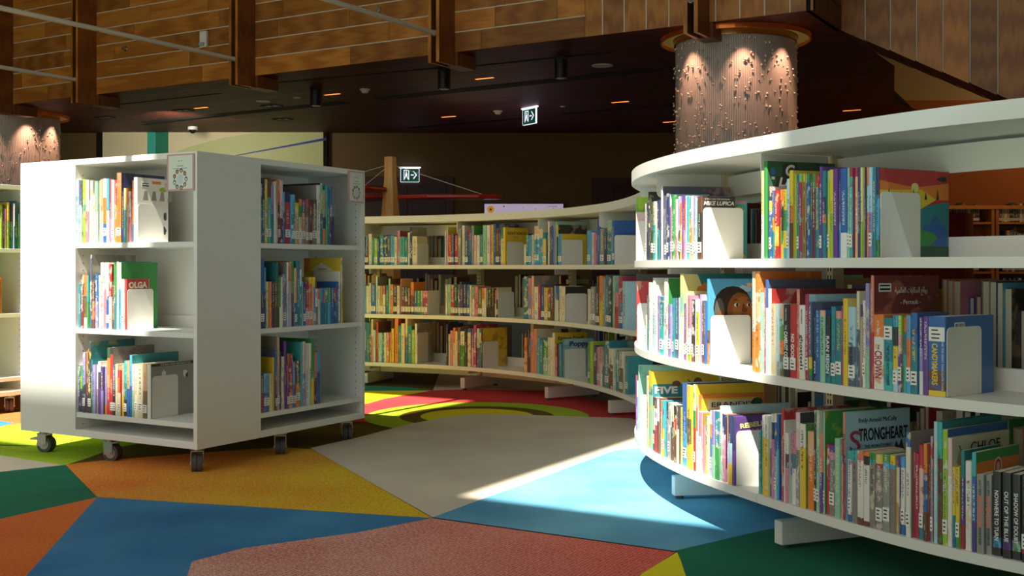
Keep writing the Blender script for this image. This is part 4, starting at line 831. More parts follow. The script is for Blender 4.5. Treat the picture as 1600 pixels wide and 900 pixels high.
# ------------------------------------------------------------------ carpet
ZC=3.0
def carpetmat(name,c1,c2,weave=0,grad=None,rough=.95):
    m,nt,b=newmat(name); L=nt.links
    hexc=lambda h:tuple(min(.85,v*1.45) for v in globals()['hexc'](h))
    tc=nt.nodes.new('ShaderNodeTexCoord')
    n=nt.nodes.new('ShaderNodeTexNoise'); n.inputs['Scale'].default_value=2.2; n.inputs['Detail'].default_value=6; L.new(tc.outputs['Object'],n.inputs['Vector'])
    c1,c2=hexc(c1),hexc(c2)
    f=n.outputs['Fac']
    if weave:
        mp=nt.nodes.new('ShaderNodeMapping'); mp.inputs['Rotation'].default_value=(0,0,.5); mp.inputs['Scale'].default_value=(1,1,1); L.new(tc.outputs['Object'],mp.inputs[0])
        v=nt.nodes.new('ShaderNodeTexVoronoi'); v.inputs['Scale'].default_value=weave; v.inputs['Randomness'].default_value=.25; L.new(mp.outputs[0],v.inputs['Vector'])
        f=mth(nt,'ADD',mth(nt,'MULTIPLY',mth(nt,'SUBTRACT',v.outputs['Distance'],.18),2.4),mth(nt,'MULTIPLY',mth(nt,'SUBTRACT',n.outputs['Fac'],.5),1.0)); f=mth(nt,'MINIMUM',mth(nt,'MAXIMUM',f,0.0),1.0)
    else:
        r=nt.nodes.new('ShaderNodeMapRange'); r.inputs[1].default_value=.3; r.inputs[2].default_value=.7; L.new(f,r.inputs[0]); f=r.outputs[0]
    col=mixc(nt,f,c1,c2)
    if grad:   # the yarn itself shifts from one dye to another across the field
        sp=nt.nodes.new('ShaderNodeSeparateXYZ'); L.new(tc.outputs['Object'],sp.inputs[0])
        g=nt.nodes.new('ShaderNodeMapRange'); g.inputs[1].default_value=grad[0]; g.inputs[2].default_value=grad[1]; L.new(mth(nt,'ADD',sp.outputs[0],mth(nt,'MULTIPLY',n.outputs['Fac'],.6)),g.inputs[0])
        col=mixc(nt,g.outputs[0],col,mixc(nt,f,hexc(grad[2]),hexc(grad[3])))
    L.new(col,b.inputs['Base Color']); b.inputs['Roughness'].default_value=rough; b.inputs['Specular IOR Level'].default_value=.1; b.inputs['Sheen Weight'].default_value=.04; b.inputs['Sheen Roughness'].default_value=.5
    n3=nt.nodes.new('ShaderNodeTexNoise'); n3.inputs['Scale'].default_value=260; L.new(tc.outputs['Object'],n3.inputs['Vector'])
    bp=nt.nodes.new('ShaderNodeBump'); bp.inputs['Strength'].default_value=.5; bp.inputs['Distance'].default_value=.004; L.new(n3.outputs['Fac'],bp.inputs['Height']); L.new(bp.outputs['Normal'],b.inputs['Normal'])
    return m
CP=dict(olive=carpetmat('olive_carpet','4a3c08','5e4e0c'),green=carpetmat('green_carpet','0c5a44','12694e'),salmon=carpetmat('salmon_carpet','b8482a','dc7038',85,(-1.9,-.9,'b8481c','cc7020')),
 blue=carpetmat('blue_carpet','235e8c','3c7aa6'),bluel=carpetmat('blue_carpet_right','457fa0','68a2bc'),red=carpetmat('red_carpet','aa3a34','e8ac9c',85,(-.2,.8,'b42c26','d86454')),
 redf=carpetmat('plain_red_carpet','a82c30','b8383a'),orange=carpetmat('orange_carpet','bc440a','f09038',85,(-1.3,-.1,'b87404','f0bc24')),
 beige=carpetmat('beige_carpet','b0a698','bfb7a6'),lime=carpetmat('lime_carpet','86a41c','98b428'),yellow=carpetmat('yellow_carpet','d8b80c','e6c818'),
 teal=carpetmat('teal_carpet','1e7a6a','2c8a78'),brown=carpetmat('brown_carpet','8a4a10','9c5814'),outer=carpetmat('grey_green_carpet','62746e','6e8078'))
CI={k:i for i,k in enumerate(CP)}
fl=MB()
fl.face([(-14,-6,0),(14,-6,0),(14,19,0),(-14,19,0)],CI['outer'])
LV=[0]
def carpet(c,pts,world=False,grow=0):
    LV[0]+=1; z=.0003*LV[0]
    w=[p if world else P(*p) for p in pts]
    fl.face([(x,y,z) for x,y in w],CI[c])
def W(x,y): return P(x,y)
carpet('olive',[(-12,9.5),(-12,4.4),(-2.1,4.5),(-.9,4.9),(-.4,6.3),(0,9),(0,16),(-12,16)],True)
carpet('brown',[W(-600,628),W(28,640),W(200,640),W(200,600),W(-600,600)],True)
carpet('salmon',[W(-300,672),W(-60,648),W(40,644),W(160,640),W(40,661),W(0,668),W(-200,690)],True)
carpet('blue',[W(-200,650),W(0,658),W(22,661),W(-4,668),W(-200,680)],True)
carpet('lime',[(-200,693),(0,667),(60,658),(250,640),(420,640),(360,665),(300,680),(180,700),(140,715),(100,728),(0,712),(-200,690)])
carpet('beige',[(-300,700),(0,712),(103,728),(0,738),(-300,760)])
carpet('green',[(-300,750),(0,738),(103,727),(152,778),(0,812),(-300,880)])
carpet('salmon',[(-300,870),(0,812),(152,778),(42,900),(-40,1000),(-600,1000)])
carpet('blue',[(152,778),(680,811),(560,845),(380,860),(300,879),(293,900),(262,1000),(-40,1000),(42,900)])
carpet('red',[(676,811),(1056,864),(1003,900),(900,1000),(262,1000),(293,900),(300,879),(380,858),(560,833)])
carpet('orange',[(102,727),(165,720),(320,708),(440,700),(487,703),(497,707),(676,811),(152,778)])
# far end: olive, teal stripe, yellow, red field with the target
carpet('beige',[W(676,612),W(690,575),(2.5,10.5),(4.5,10),(4.5,6),W(1100,612)],True)
carpet('teal',[(400,603),(565,603),(640,606),(676,611),(565,612),(400,612)])
carpet('yellow',[(400,612),(565,612),(676,611),(567,633),(400,665)])
carpet('redf',[(480,668),(567,634),(600,624),(676,611),(740,609),(850,611),(950,628),(1010,645),(1060,680),(985,690),(700,680),(560,660)])
C_=(-.195,6.25)
def disc(c,r,n=72): carpet(c,[(C_[0]+r*math.cos(6.2832*i/n),C_[1]+r*math.sin(6.2832*i/n)) for i in range(n)],True)
disc('lime',.625); disc('olive',.43); disc('yellow',.315)
carpet('olive',[(487,703),(570,682),(640,666),(622,652),(560,640),(420,650),(320,680),(320,708),(440,700)]) if 0 else None
carpet('beige',[(485,702),(560,685),(640,664),(700,653),(735,649),(800,649),(985,655),(1100,690),(990,703),(985,703),(870,742),(676,811)])
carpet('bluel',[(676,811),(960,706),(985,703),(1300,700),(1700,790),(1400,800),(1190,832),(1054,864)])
carpet('green',[W(1054,864),W(1190,832),W(1400,795),W(1700,785),(3.2,3.6),(3.2,.5),(.6,.5),W(1120,1000),W(1080,930),W(1058,866)],True)
carpet('yellow',[(1003,900),(1058,866),(1064,880),(1080,930),(1120,1000),(900,1000)])
fo=fl.build('floor',list(CP.values())); tag(fo,kind='structure')

# ------------------------------------------------------------------ walls
M['walldark']=plain('dark_brown_paint','6a5430',.8,var=.05)
M['wallbeige']=plain('beige_paint','b0a078',.8,var=.04)
M['wallwarmlit']=plain('warm_lit_wall_tone','a4602a',.8,var=.05)  # lower wall: glow of the warm lights put into the colour
M['ceil']=plain('dark_ceiling_paint','181210',.9,var=.05)
M['doorwood']=wood('dark_red_door',hexc('2a0a06'),hexc('4a160c'),.5)
def struct(mb,name,mats): return tag(mb.build(name,mats),kind='structure')
m=MB(); m.box(-14,3.9,18.15,18.35,0,8.0); struct(m,'wall_back','walldark')
m=MB(); m.box(3.9,14,17.6,17.8,0,3.45,0); m.box(3.9,14,17.6,17.8,3.45,8.0,1); struct(m,'wall_right_back',['wallwarmlit','wallbeige'])
m=MB(); m.box(-14.2,-14,-6,19,0,8.0); struct(m,'wall_left','wallbeige')
m=MB(); m.box(14,14.2,-6,19,0,8.0); struct(m,'wall_right','wallbeige')
m=MB(); m.box(-1.2,14,-4.2,-4,0,8.0); struct(m,'wall_front_light_block','wallbeige')  # unseen, added behind the camera to keep sky light off the right side

# balcony front: horizontal oak boards, then upright ones
FA=Vector((2.54,9.45)); FB=Vector((-5.24,14.1)); FU=(FA-FB).normalized(); FN=Vector((FU.y,-FU.x))
if FN.y>0: FN=-FN
def fpx(px,off=0.0):                     # parameter along the balcony front (0 at its right end, negative to the left)
    o=FA+FN*off; k=(px-800)/F; return (k*o.y-o.x)/(FU.x-k*FU.y)
def framem(o,u,n): return Matrix(((u.x,-n.x,0,o.x),(u.y,-n.y,0,o.y),(0,0,1,0),(0,0,0,1)))   # x along, y inwards
rw=random.Random(11)
m=MB(); m.T=framem(FA,FU,FN)
tl=-15.0; tv=fpx(914); zt=6.6
z=ZC
def hboard(x0,x1,z0,z1):
    m.seed=rw.random(); y0,y1=0,.02
    f=[(x0,y0,z0),(x1,y0,z0),(x1,y0,z1),(x0,y0,z1)]; off=rw.uniform(0,9)
    m.face(f,0,[(z0-z0,x0+off),(0,x1+off),(z1-z0,x1+off),(z1-z0,x0+off)])
    m.face([(x0,y0,z0),(x0,y1,z0),(x1,y1,z0),(x1,y0,z0)],0,[(0,0)]*4)
def vboard(x0,x1,z0,z1,mat=0):
    m.seed=rw.random(); off=rw.uniform(0,9)
    m.face([(x0,0,z0),(x1,0,z0),(x1,0,z1),(x0,0,z1)],mat,[(0,z0+off),(x1-x0,z0+off),(x1-x0,z1+off),(0,z1+off)])
    m.face([(x0,0,z0),(x0,.02,z0),(x1,.02,z0),(x1,0,z0)],mat,[(0,0)]*4)
while z<zt:
    x=tl+rw.uniform(0,1)
    while x<tv:
        x2=min(tv,x+rw.uniform(.7,2.25)); hboard(x+.0015,x2-.0015,z+.003,z+.205-.009); x=x2
    z+=.205
x=tv; 
vboard(tv+.002,tv+.175,ZC+.003,zt); x=tv+.18
while x<-.02:
    x2=min(0,x+.222); vboard(x+.009,x2-.004 if x2<0 else 0,ZC+.003,zt); x=x2
m.box(tl,0,.0202,.06,ZC+.001,zt,2)
z=ZC+.205
while z<zt:
    m.box(tl,tv,.001,.015,z-.009,z+.002,1); z+=.205
x=tv+.18
while x<-.02: m.box(x-.003,x+.008,.001,.015,ZC+.004,zt,1); x+=.222
struct(m,'wall_balcony',['oak','joint','dark'])
# return of the balcony and flank of the stair
ret0=FA; ret1=Vector((3.03,10.27)); ru=(ret1-ret0); rl=ru.length; ru.normalize()
m=MB(); m.T=framem(ret0,ru,Vector((ru.y,-ru.x)))
z=ZC
while z<zt: 
    hboard(0,rl,z+.003,z+.2); z+=.205
m.box(0,rl,.0202,.06,ZC,zt,1); struct(m,'wall_balcony_return',['oakdark','dark'])
st0=Vector((3.0,10.25)); su=Vector((.86,-.51)).normalized(); 
m=MB(); m.T=framem(st0,su,Vector((su.y,-su.x)))
sl=(2.27-3.0)/1.4
x=0.0
while x<2.6:
    x2=x+.222; m.seed=rw.random(); off=rw.uniform(0,9)
    za,zb=ZC+sl*x,ZC+sl*x2
    m.face([(x+.009,0,za),(x2-.004,0,zb),(x2-.004,0,5.4),(x+.009,0,5.4)],0,[(0,za+off),(.22,zb+off),(.22,5.4+off),(0,5.4+off)])
    m.face([(x+.009,0,za),(x+.009,1.05,za),(x2-.004,1.05,zb),(x2-.004,0,zb)],2,[(0,off),(0,off+1),(.2,off+1),(.2,off)])
    m.face([(x-.004,.012,za+.01),(x+.009,.012,za+.01),(x+.009,.012,5.4),(x-.004,.012,5.4)],1)
    m.face([(x-.004,.0,za+.004),(x-.004,1.05,za+.004),(x+.009,1.05,za+.001),(x+.009,0,za+.001)],2)
    x=x2
m.face([(0,.03,3.02),(2.6,.03,3.02+sl*2.6),(2.6,.03,5.4),(0,.03,5.4)],1)
m.face([(0,1.05,3.02),(2.6,1.05,3.02+sl*2.6),(2.6,1.05,5.4),(0,1.05,5.4)],2)
o=m.build('staircase',['oak','joint','soffit']); tag(o,'oak clad underside and flank of a staircase sloping down at the upper right','staircase')

# soffit boards, clipped from the outline of the low ceiling
def clip(poly,n,c):
    out=[]
    for i in range(len(poly)):
        a,b=poly[i],poly[(i+1)%len(poly)]; da=a.dot(n)-c; db=b.dot(n)-c
        if da>=0: out.append(a)
        if da*db<0: out.append(a.lerp(b,da/(da-db)))
    return out
sof=[FA+FU*-15,FA,Vector((3.03,10.27)),Vector((4.15,12.15)),Vector((5.04,14.77)),Vector((5.6,15.5)),Vector((6.6,17.6)),Vector((3.9,18.15)),Vector((-14,18.15))]
m=MB(); up=-FN; k0=min(p.dot(up) for p in sof); k1=max(p.dot(up) for p in sof); k=k0
while k<k1:
    pc=clip(clip(sof,up,k+.003),-up,-(k+.143)); 
    if len(pc)>2:
        off=rw.uniform(0,9); m.seed=rw.random()*.8
        m.face([(p.x,p.y,ZC) for p in pc],0,[(p.dot(up)-k,p.dot(FU)+off) for p in pc])
    k+=.146
m.face([(p.x,p.y,ZC+.01) for p in sof],1)
m.face([(FA.x,FA.y,ZC+.012),(sof[0].x,sof[0].y,ZC+.012),(-14,19,ZC+.012),(6.6,17.6,ZC+.012)],1)
struct(m,'ceiling',['soffit','dark'])
m=MB(); m.box(-14,14,9.0,19,6.6,6.65); struct(m,'ceiling_upper','ceil')
def S3(px,py,z=ZC): return Vector((*P(px,py,z),z))
# dark service slots in the low ceiling
def slot(x0,y0,x1,y1,wd,idx):
    a=S3(x0,y0,ZC-.002).xy; b=S3(x1,y1,ZC-.002).xy; d=(b-a); l=d.length; d.normalize(); n=Vector((-d.y,d.x))
    m=MB(); m.T=Matrix(((d.x,n.x,0,a.x),(d.y,n.y,0,a.y),(0,0,1,0),(0,0,0,1))); m.box(0,l,-wd/2,wd/2,ZC-.004,ZC-.0005)
    o=m.build('trim_%d'%idx,'dark'); tag(o,kind='structure')
for i,a in enumerate(((225,192,540,160,.22),(590,155,1025,109,.24),(425,130,690,106,.05),(735,104,960,81,.05),(180,164,345,146,.05),(880,178,1055,163,.12),(640,200,830,184,.1),(350,181,225,195,.1))): slot(*a,i+1)

# double timber fins on the balcony with a steel rail each
fins=[(-14,'leftmost timber fin pair on the balcony, cut by the left edge'),(116,'timber fin pair above the left edge of the foreground cart'),(364.5,'timber fin pair hanging beside the small white strobe box'),(677.5,'timber fin pair right of centre, above the black ceiling spotlight'),(1079,'timber fin pair in front of the big studded column')]
RL=[]
for px,lab in fins:
    t=fpx(px,.28); p=FA+FU*t; root=empty('timber_fin',(p.x,p.y,2.865)); tag(root,lab,'post','paired timber fins along the balcony')
    T=Matrix(((FU.x,-FN.x,0,0),(FU.y,-FN.y,0,0),(0,0,1,0),(0,0,0,1)))
    for sx in (-.066,.030):
        m=MB(); m.T=T; m.seed=rw.random(); x0,x1=sx,sx+.036; off=rw.uniform(0,5)
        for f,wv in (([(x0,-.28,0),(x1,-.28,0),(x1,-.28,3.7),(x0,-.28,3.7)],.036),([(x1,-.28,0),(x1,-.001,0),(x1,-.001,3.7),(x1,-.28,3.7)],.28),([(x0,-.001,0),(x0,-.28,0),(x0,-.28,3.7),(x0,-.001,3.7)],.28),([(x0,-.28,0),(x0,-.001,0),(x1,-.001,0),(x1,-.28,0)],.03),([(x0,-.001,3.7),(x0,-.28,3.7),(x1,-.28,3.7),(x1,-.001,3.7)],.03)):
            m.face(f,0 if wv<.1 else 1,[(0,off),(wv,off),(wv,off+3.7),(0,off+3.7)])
        m.build('fin_board',['oak','oakdark'],root)
    m=MB(); m.T=T; m.box(-.03,.03,-.19,-.001,.02,3.7); m.build('core','dark',root)
    m=MB(); m.T=T; m.box(-.066,.10,.001,.34,-.0,.133); m.build('bearing_block','oakdark',root)
    q=p+FN*.27
    e=q+FN*7.2
    if px>0:
        r=empty('steel_rail',(q.x,q.y,3.155)); m=MB(); m.tube((0,0,0),(FN.x*7.2,FN.y*7.2,0),.024,14); m.build('tube','white_metal',r,True)
        m=MB(); m.tube((-FN.x*.06,-FN.y*.06,0),(0,0,0),.03,14); m.build('socket','steel',r,True)
        tag(r,{116:'lower white steel tube rail at the far upper left',364.5:'long white steel tube rail ending beside the white strobe box',677.5:'white steel tube rail ending at the fin right of centre',1079:'white steel tube end above the studded column'}[px],'rail','white tube rails reaching out from the balcony')

# things on the balcony front
def on_front(px,py,off=0.0):
    t=fpx(px,off); o=FA+FU*t+FN*off; z=H+(HZ-py)*o.y/F; return Vector((o.x,o.y,z))
FT=lambda p: Matrix(((FU.x,-FN.x,0,p.x),(FU.y,-FN.y,0,p.y),(0,0,1,p.z),(0,0,0,1)))
p=on_front(321,62); r=empty('strobe_alarm',(0,0,0)); r.matrix_world=FT(p); tag(r,'small white strobe alarm box on the balcony boards','alarm')
m=MB(); m.box(-.055,.055,-.045,-.001,-.095,.095); m.build('housing','whiteplastic',r,bevel=.01)
m=MB(); m.T=Matrix(((1,0,0,0),(0,0,-1,-.045),(0,1,0,.03),(0,0,0,1))); m.cyl((0,0),.035,0,.004,24); m.build('speaker_grille','labelpaper',r,True)
m=MB(); m.box(-.05,.03,-.065,-.045,-.08,-.035); m.build('flash_lens',plain('clear_lens','a8b0b0',.15),r,bevel=.008)
for px,py,lab in ((196,76,'chrome side sprinkler on the balcony below the long rail'),(592,16,'chrome side sprinkler on the balcony at top centre')):
    p=on_front(px,py); r=empty('sprinkler',(0,0,0)); r.matrix_world=FT(p); tag(r,lab,'sprinkler','side sprinklers on the balcony')
    m=MB(); m.T=Matrix(((1,0,0,0),(0,0,-1,-.001),(0,1,0,0),(0,0,0,1))); m.cyl((0,0),.036,0,.008,24,r2=.03); m.build('rosette','chrome',r,True)
    m=MB(); m.T=Matrix(((1,0,0,0),(0,0,-1,-.009),(0,1,0,0),(0,0,0,1))); m.cyl((0,0),.010,0,.04,12); m.cyl((0,0),.018,.036,.04,12); m.build('nozzle','steel',r,True)

# ------------------------------------------------------------------ low ceiling fittings
def ceil_item(kind,px,py,lab,cat,build,grp=None):
    p=S3(px,py); r=empty(kind,(p.x,p.y,ZC)); r.rotation_euler[2]=math.atan2(FU.y,FU.x); tag(r,lab,cat,grp); build(r); return r
def spot(r):
    m=MB(); m.box(-.05,.05,-.05,.05,-.035,-.001); m.build('mount','blackmetal',r)
    m=MB(); m.cyl((0,0),.07,-.22,-.035,26); hd=m.build('lamp_head','blackmetal',r,True)
    m=MB(); m.cyl((0,0),.05,-.2215,-.2201,22); m.build('lens',plain('dim_lens','3a3834',.2) if 'dl' not in M else M['dl'],hd)
M['dl']=plain('dim_lens','3a3834',.2)
for px,py,l in ((494,137,'black cylinder ceiling spotlight left of centre'),(694,108,'black cylinder ceiling spotlight beside the fin right of centre'),(877,89,'black cylinder ceiling spotlight beside the large white disc')):
    ceil_item('ceiling_spotlight',px,py,l,'spotlight',spot,'black cylinder spotlights')
def smoke(r):
    m=MB(); m.cyl((0,0),.065,-.012,-.001,26); m.build('base','whiteplastic',r,True)
    m=MB(); m.cyl((0,0),.035,-.05,-.012,26,r2=.055); m.build('sensor_head','whiteplastic',r,True)
for px,py,l in ((570,139,'white smoke detector on the ceiling, left of centre'),(778,173,'white smoke detector on the ceiling left of the exit sign')): ceil_item('smoke_detector',px,py,l,'smoke detector',smoke,'white smoke detectors')
def disk(rad):
    def f(r):
        m=MB(); m.cyl((0,0),rad,-.008,-.001,30); m.build('cover_plate','whiteplastic',r,True)
        m=MB(); m.cyl((0,0),rad*.8,-.010,-.008,30); m.build('grille','labelpaper',r,True)
    return f
for px,py,rad,l in ((941,102,.115,'large round white ceiling speaker left of the column'),(411,158,.09,'round white ceiling speaker above the mural, upper one'),(464,152.5,.05,'small round white ceiling plate left of the black spotlight'),(879,166,.035,'tiny round white ceiling plate right of the exit sign')):
    ceil_item('ceiling_speaker',px,py,l,'ceiling speaker',disk(rad),'round white ceiling plates')
def sq(r):
    m=MB(); m.box(-.13,.13,-.09,-.075,-.012,-.001); m.box(-.13,.13,.075,.09,-.012,-.001); m.box(-.13,-.115,-.075,.075,-.012,-.001); m.box(.115,.13,-.075,.075,-.012,-.001); m.build('trim_frame','blackmetal',r)
    m=MB(); m.box(-.115,.115,-.075,.075,-.006,-.002); m.build('recess',plain('grey_reflector','5a5a56',.3) if 'gr' not in M else M['gr'],r)
    m=MB(); m.cyl((0,0),.03,-.011,-.0061,16); m.build('lamp','blackmetal',r,True)
M['gr']=plain('grey_reflector','50504c',.3)
for px,py,l in ((425,165,'square black framed downlight above the mural, nearer of the right pair'),(442,186,'square black framed downlight above the mural, farther of the right pair'),(286,172,'square black framed downlight left of the glowing strip over the mural'),(164,183,'square black framed downlight beside the left column')):
    ceil_item('recessed_downlight',px,py,l,'downlight',sq,'square recessed downlights')
M['strip']=plain('warm_light_strip','ffb070',.5,emit='ff8a3c',es=2.2)
def strip(r):
    m=MB(); m.box(-.13,.13,-.028,.028,-.004,-.001); m.build('housing','blackmetal',r)
    m=MB(); m.box(-.12,.12,-.02,.02,-.006,-.0041); m.build('diffuser','strip',r)
for px,py,l in ((519,147,'glowing strip light beside the left black spotlight'),(314,168,'glowing strip light over the mural'),(757,122,'glowing strip light above the exit sign, nearest one'),(701,182,'glowing strip light left of the smoke detector'),(969,159,'glowing strip light left of the studded column, nearer one'),(1048,190,'glowing strip light partly behind the left side of the studded column'),(1331,172,'strip light on the ceiling right of the studded column')):
    ceil_item('strip_light',px,py,l,'strip light',strip,'small glowing ceiling strips')
def dome(r):
    m=MB(); m.cyl((0,0),.075,-.05,-.001,26); m.build('housing','whiteplastic',r,True)
    m=MB()
    for k in range(5):
        a0,a1=math.pi/2*k/5,math.pi/2*(k+1)/5; m.cyl((0,0),.055*math.cos(a1),-.05-.055*math.sin(a1),-.05-.055*math.sin(a0),22,r2=.055*math.cos(a0))
    m.build('dome','blackmetal',r,True)
ceil_item('dome_camera',301,198,'white dome camera hanging over the mural','security camera',dome)

# exit signs
M['signgreen']=plain('exit_sign_green','0a3a24',.4,emit='0b5a34',es=.35); M['signwhite']=plain('lit_sign_white','e8ecff',.4,emit='dfe4ff',es=1.2)
def exit_sign(T,w,h,lab,arrow=True):
    r=empty('exit_sign',(0,0,0)); r.matrix_world=T; tag(r,lab,'exit sign')
    m=MB(); m.box(0,w,-.012,.012,-h,0); m.build('panel','signgreen',r)
    m=MB(); m.box(-.03,w+.03,-.02,.02,.001,.02); m.box(-.008,0,-.0125,.0125,-h,0); m.box(0,w,-.0127,.0127,-.012,0); m.box(0,w,-.0127,.0127,-h-.006,-h); m.box(w,w+.006,-.0125,.0125,-h,0); m.build('edge_light','signwhite',r)
    m=MB(); T2=Matrix(((1,0,0,0),(0,0,-1,-.013),(0,1,0,-h),(0,0,0,1))); m.T=T2
    def pg(pts): m.prism([(x*w,y*h) for x,y in pts],0,.001)
    pg([(.16,.14),(.20,.14),(.20,.86),(.16,.86)]); pg([(.20,.80),(.46,.80),(.46,.86),(.20,.86)]); pg([(.42,.14),(.46,.14),(.46,.80),(.42,.80)]); pg([(.27,.66),(.33,.66),(.33,.75),(.27,.75)])
    pg([(.24,.42),(.36,.40),(.36,.63),(.26,.63)]); pg([(.24,.42),(.29,.42),(.24,.22),(.2,.24)]); pg([(.31,.40),(.36,.40),(.42,.2),(.38,.18)])
    if arrow: pg([(.55,.46),(.72,.46),(.72,.54),(.55,.54)]); pg([(.66,.22),(.73,.22),(.90,.5),(.83,.5)]); pg([(.83,.5),(.90,.5),(.73,.78),(.66,.78)])
    m.build('pictogram','signwhite',r)
a=S3(818,168); b=S3(839,173)
d=Vector((.55,-.83)).normalized()
exit_sign(Matrix(((d.x,-d.y,0,a.x),(d.y,d.x,0,a.y),(0,0,1,ZC-.03),(0,0,0,1))),.30,.21,'green exit sign with running figure and arrow, hanging from the ceiling')
exit_sign(Matrix(((1,0,0,-1.79),(0,1,0,18.05),(0,0,1,2.42),(0,0,0,1))),.15+.14,.22,'green exit sign on the back wall behind the wooden mast')

# mural screen on the back wall
x0,x1=P(160,0,ZC)[0],0
def BW(px): return (px-800)/F*18.1
m=MB(); m.box(BW(155),BW(512),18.06,18.14,0,3.0); mur=m.build('mural_board','dark')
tag(mur,'wide pale wall board with teal stripe and blue line behind the foreground cart','mural')
m=MB()
def mq(c,pts,o): m.col=(hexc(c),)*3; m.face([((px-800)/F*18.05,18.055-o*.001,H+(HZ-py)*18.05/F) for px,py in pts])
mq('e6dcb4',[(160,470),(505,470),(505,200),(160,200)],0); mq('38b0a0',[(230,470),(243,470),(243,200),(230,200)],1); mq('0c7a5c',[(243,470),(263,470),(263,200),(243,200)],1)
mq('c8cf90',[(263,242),(300,228),(345,216),(400,207),(505,207),(505,300),(263,300)],1); mq('1c3c9a',[(365,243),(510,215),(510,219),(372,243)],2)
m.build('printed_sheet','print',mur)
# doors, screen
for i,(xa,xb,yt) in enumerate(((566,708,276),(925,992,278))):
    m=MB(); X0,X1=(xa-800)/F*18.1,(xb-800)/F*18.1; zt_=H+(HZ-yt)*18.1/F
    m.seed=.4; m.box(X0,X1,18.08,18.15,0,zt_); dr=m.build('door_%d'%(i+1),'doorwood'); tag(dr,kind='structure')
    m=MB(); m.seed=.1; m.box(X0+.12,(X0+X1)/2-.004,18.06,18.079,.02,zt_-.13); m.box((X0+X1)/2+.004,X1-.12,18.06,18.079,.02,zt_-.13); m.build('door_leaf','doorwood',dr)
    m=MB(); m.tube(((X0+X1)/2-.05,18.02,.85),((X0+X1)/2-.05,18.02,1.25),.012); m.build('door_handle','steel',dr,True)
r=empty('display_screen',((755-800)/F*17.9,17.9,.9)); tag(r,'wall display showing a pale lilac picture with a yellow sun, above the far bookcase','screen')
w_=(882-755)/F*17.9; zt_=H+(HZ-316)*17.9/F-.9; 
m=MB(); m.box(0,w_,0,.06,0,zt_); m.build('casing','blackmetal',r)
m=MB(); m.box(.02,w_-.02,-.002,-.0005,.03,zt_-.025,3); T2=Matrix(((1,0,0,0),(0,0,-1,-.002),(0,1,0,0),(0,0,0,1))); m.T=T2; ys=zt_-.115
m.prism([( .12+ (.065 if k%2 else .05)*math.cos(6.283*k/24), ys+(.065 if k%2 else .05)*math.sin(6.283*k/24)) for k in range(24)],0,.0006,0)
m.cyl((.12,ys),.018,.0006,.001,10,1)
for cx_,cy_,s_,mi in ((.33,ys+.05,.012,1),(.64,ys+.03,.01,0),(.84,ys+.01,.012,0),(1.12,ys+.02,.012,0)): m.cyl((cx_,cy_),s_,0,.0008,10,mi)
for k in range(5): m.box(1.04+.03*k,1.04+.03*k+.02,ys+.045,ys+.055,0,.0008,2)
m.build('picture',[plain('sun_yellow','e8a020',.5,emit='e8a020',es=.4),plain('dark_teal_ink','1a4a50',.5),plain('lilac_ink','a888b8',.5),plain('lit_picture','cbbfd8',.4,emit='cbb8d6',es=.5)],r)

# ------------------------------------------------------------------ studded columns
def colmat():
    m,nt,b=newmat('studded_metal_column'); L=nt.links
    uv=nt.nodes.new('ShaderNodeUVMap'); uv.uv_map='UVMap'
    sp=nt.nodes.new('ShaderNodeSeparateXYZ'); L.new(uv.outputs[0],sp.inputs[0])
    wv=mth(nt,'SINE',mth(nt,'MULTIPLY',sp.outputs[0],6.2832*170))
    c=nt.nodes.new('ShaderNodeCombineXYZ'); L.new(mth(nt,'MULTIPLY',sp.outputs[0],60.0),c.inputs[0]); L.new(mth(nt,'MULTIPLY',sp.outputs[1],18.0),c.inputs[1])
    n=nt.nodes.new('ShaderNodeTexNoise'); n.inputs['Scale'].default_value=14; n.inputs['Detail'].default_value=2; L.new(c.outputs[0],n.inputs['Vector'])
    base=mixc(nt,mth(nt,'ADD',.5,mth(nt,'MULTIPLY',wv,.35)),hexc('8e8480'),hexc('c8beb8'))
    g=mth(nt,'MULTIPLY',mth(nt,'GREATER_THAN',n.outputs['Fac'],.60),.6)
    L.new(mixc(nt,g,base,hexc('d8c8bc')),b.inputs['Base Color'])
    b.inputs['Metallic'].default_value=.1; b.inputs['Roughness'].default_value=.42
    bp=nt.nodes.new('ShaderNodeBump'); bp.inputs['Strength'].default_value=.3; bp.inputs['Distance'].default_value=.006
    L.new(mth(nt,'ADD',wv,mth(nt,'MULTIPLY',n.outputs['Fac'],2.0)),bp.inputs['Height']); L.new(bp.outputs['Normal'],b.inputs['Normal'])
    return m
M['column']=colmat(); M['stud']=plain('glass_stud','e8d4c4',.12,.3)
M['cove']=plain('lit_cove','b8a060',.6,emit='c8a850',es=.12); M['copper']=plain('copper_lip_glowing','c06a30',.25,.9,emit='c0501c',es=.06)  # the lip's faint emission stands in for lamp light on the copper
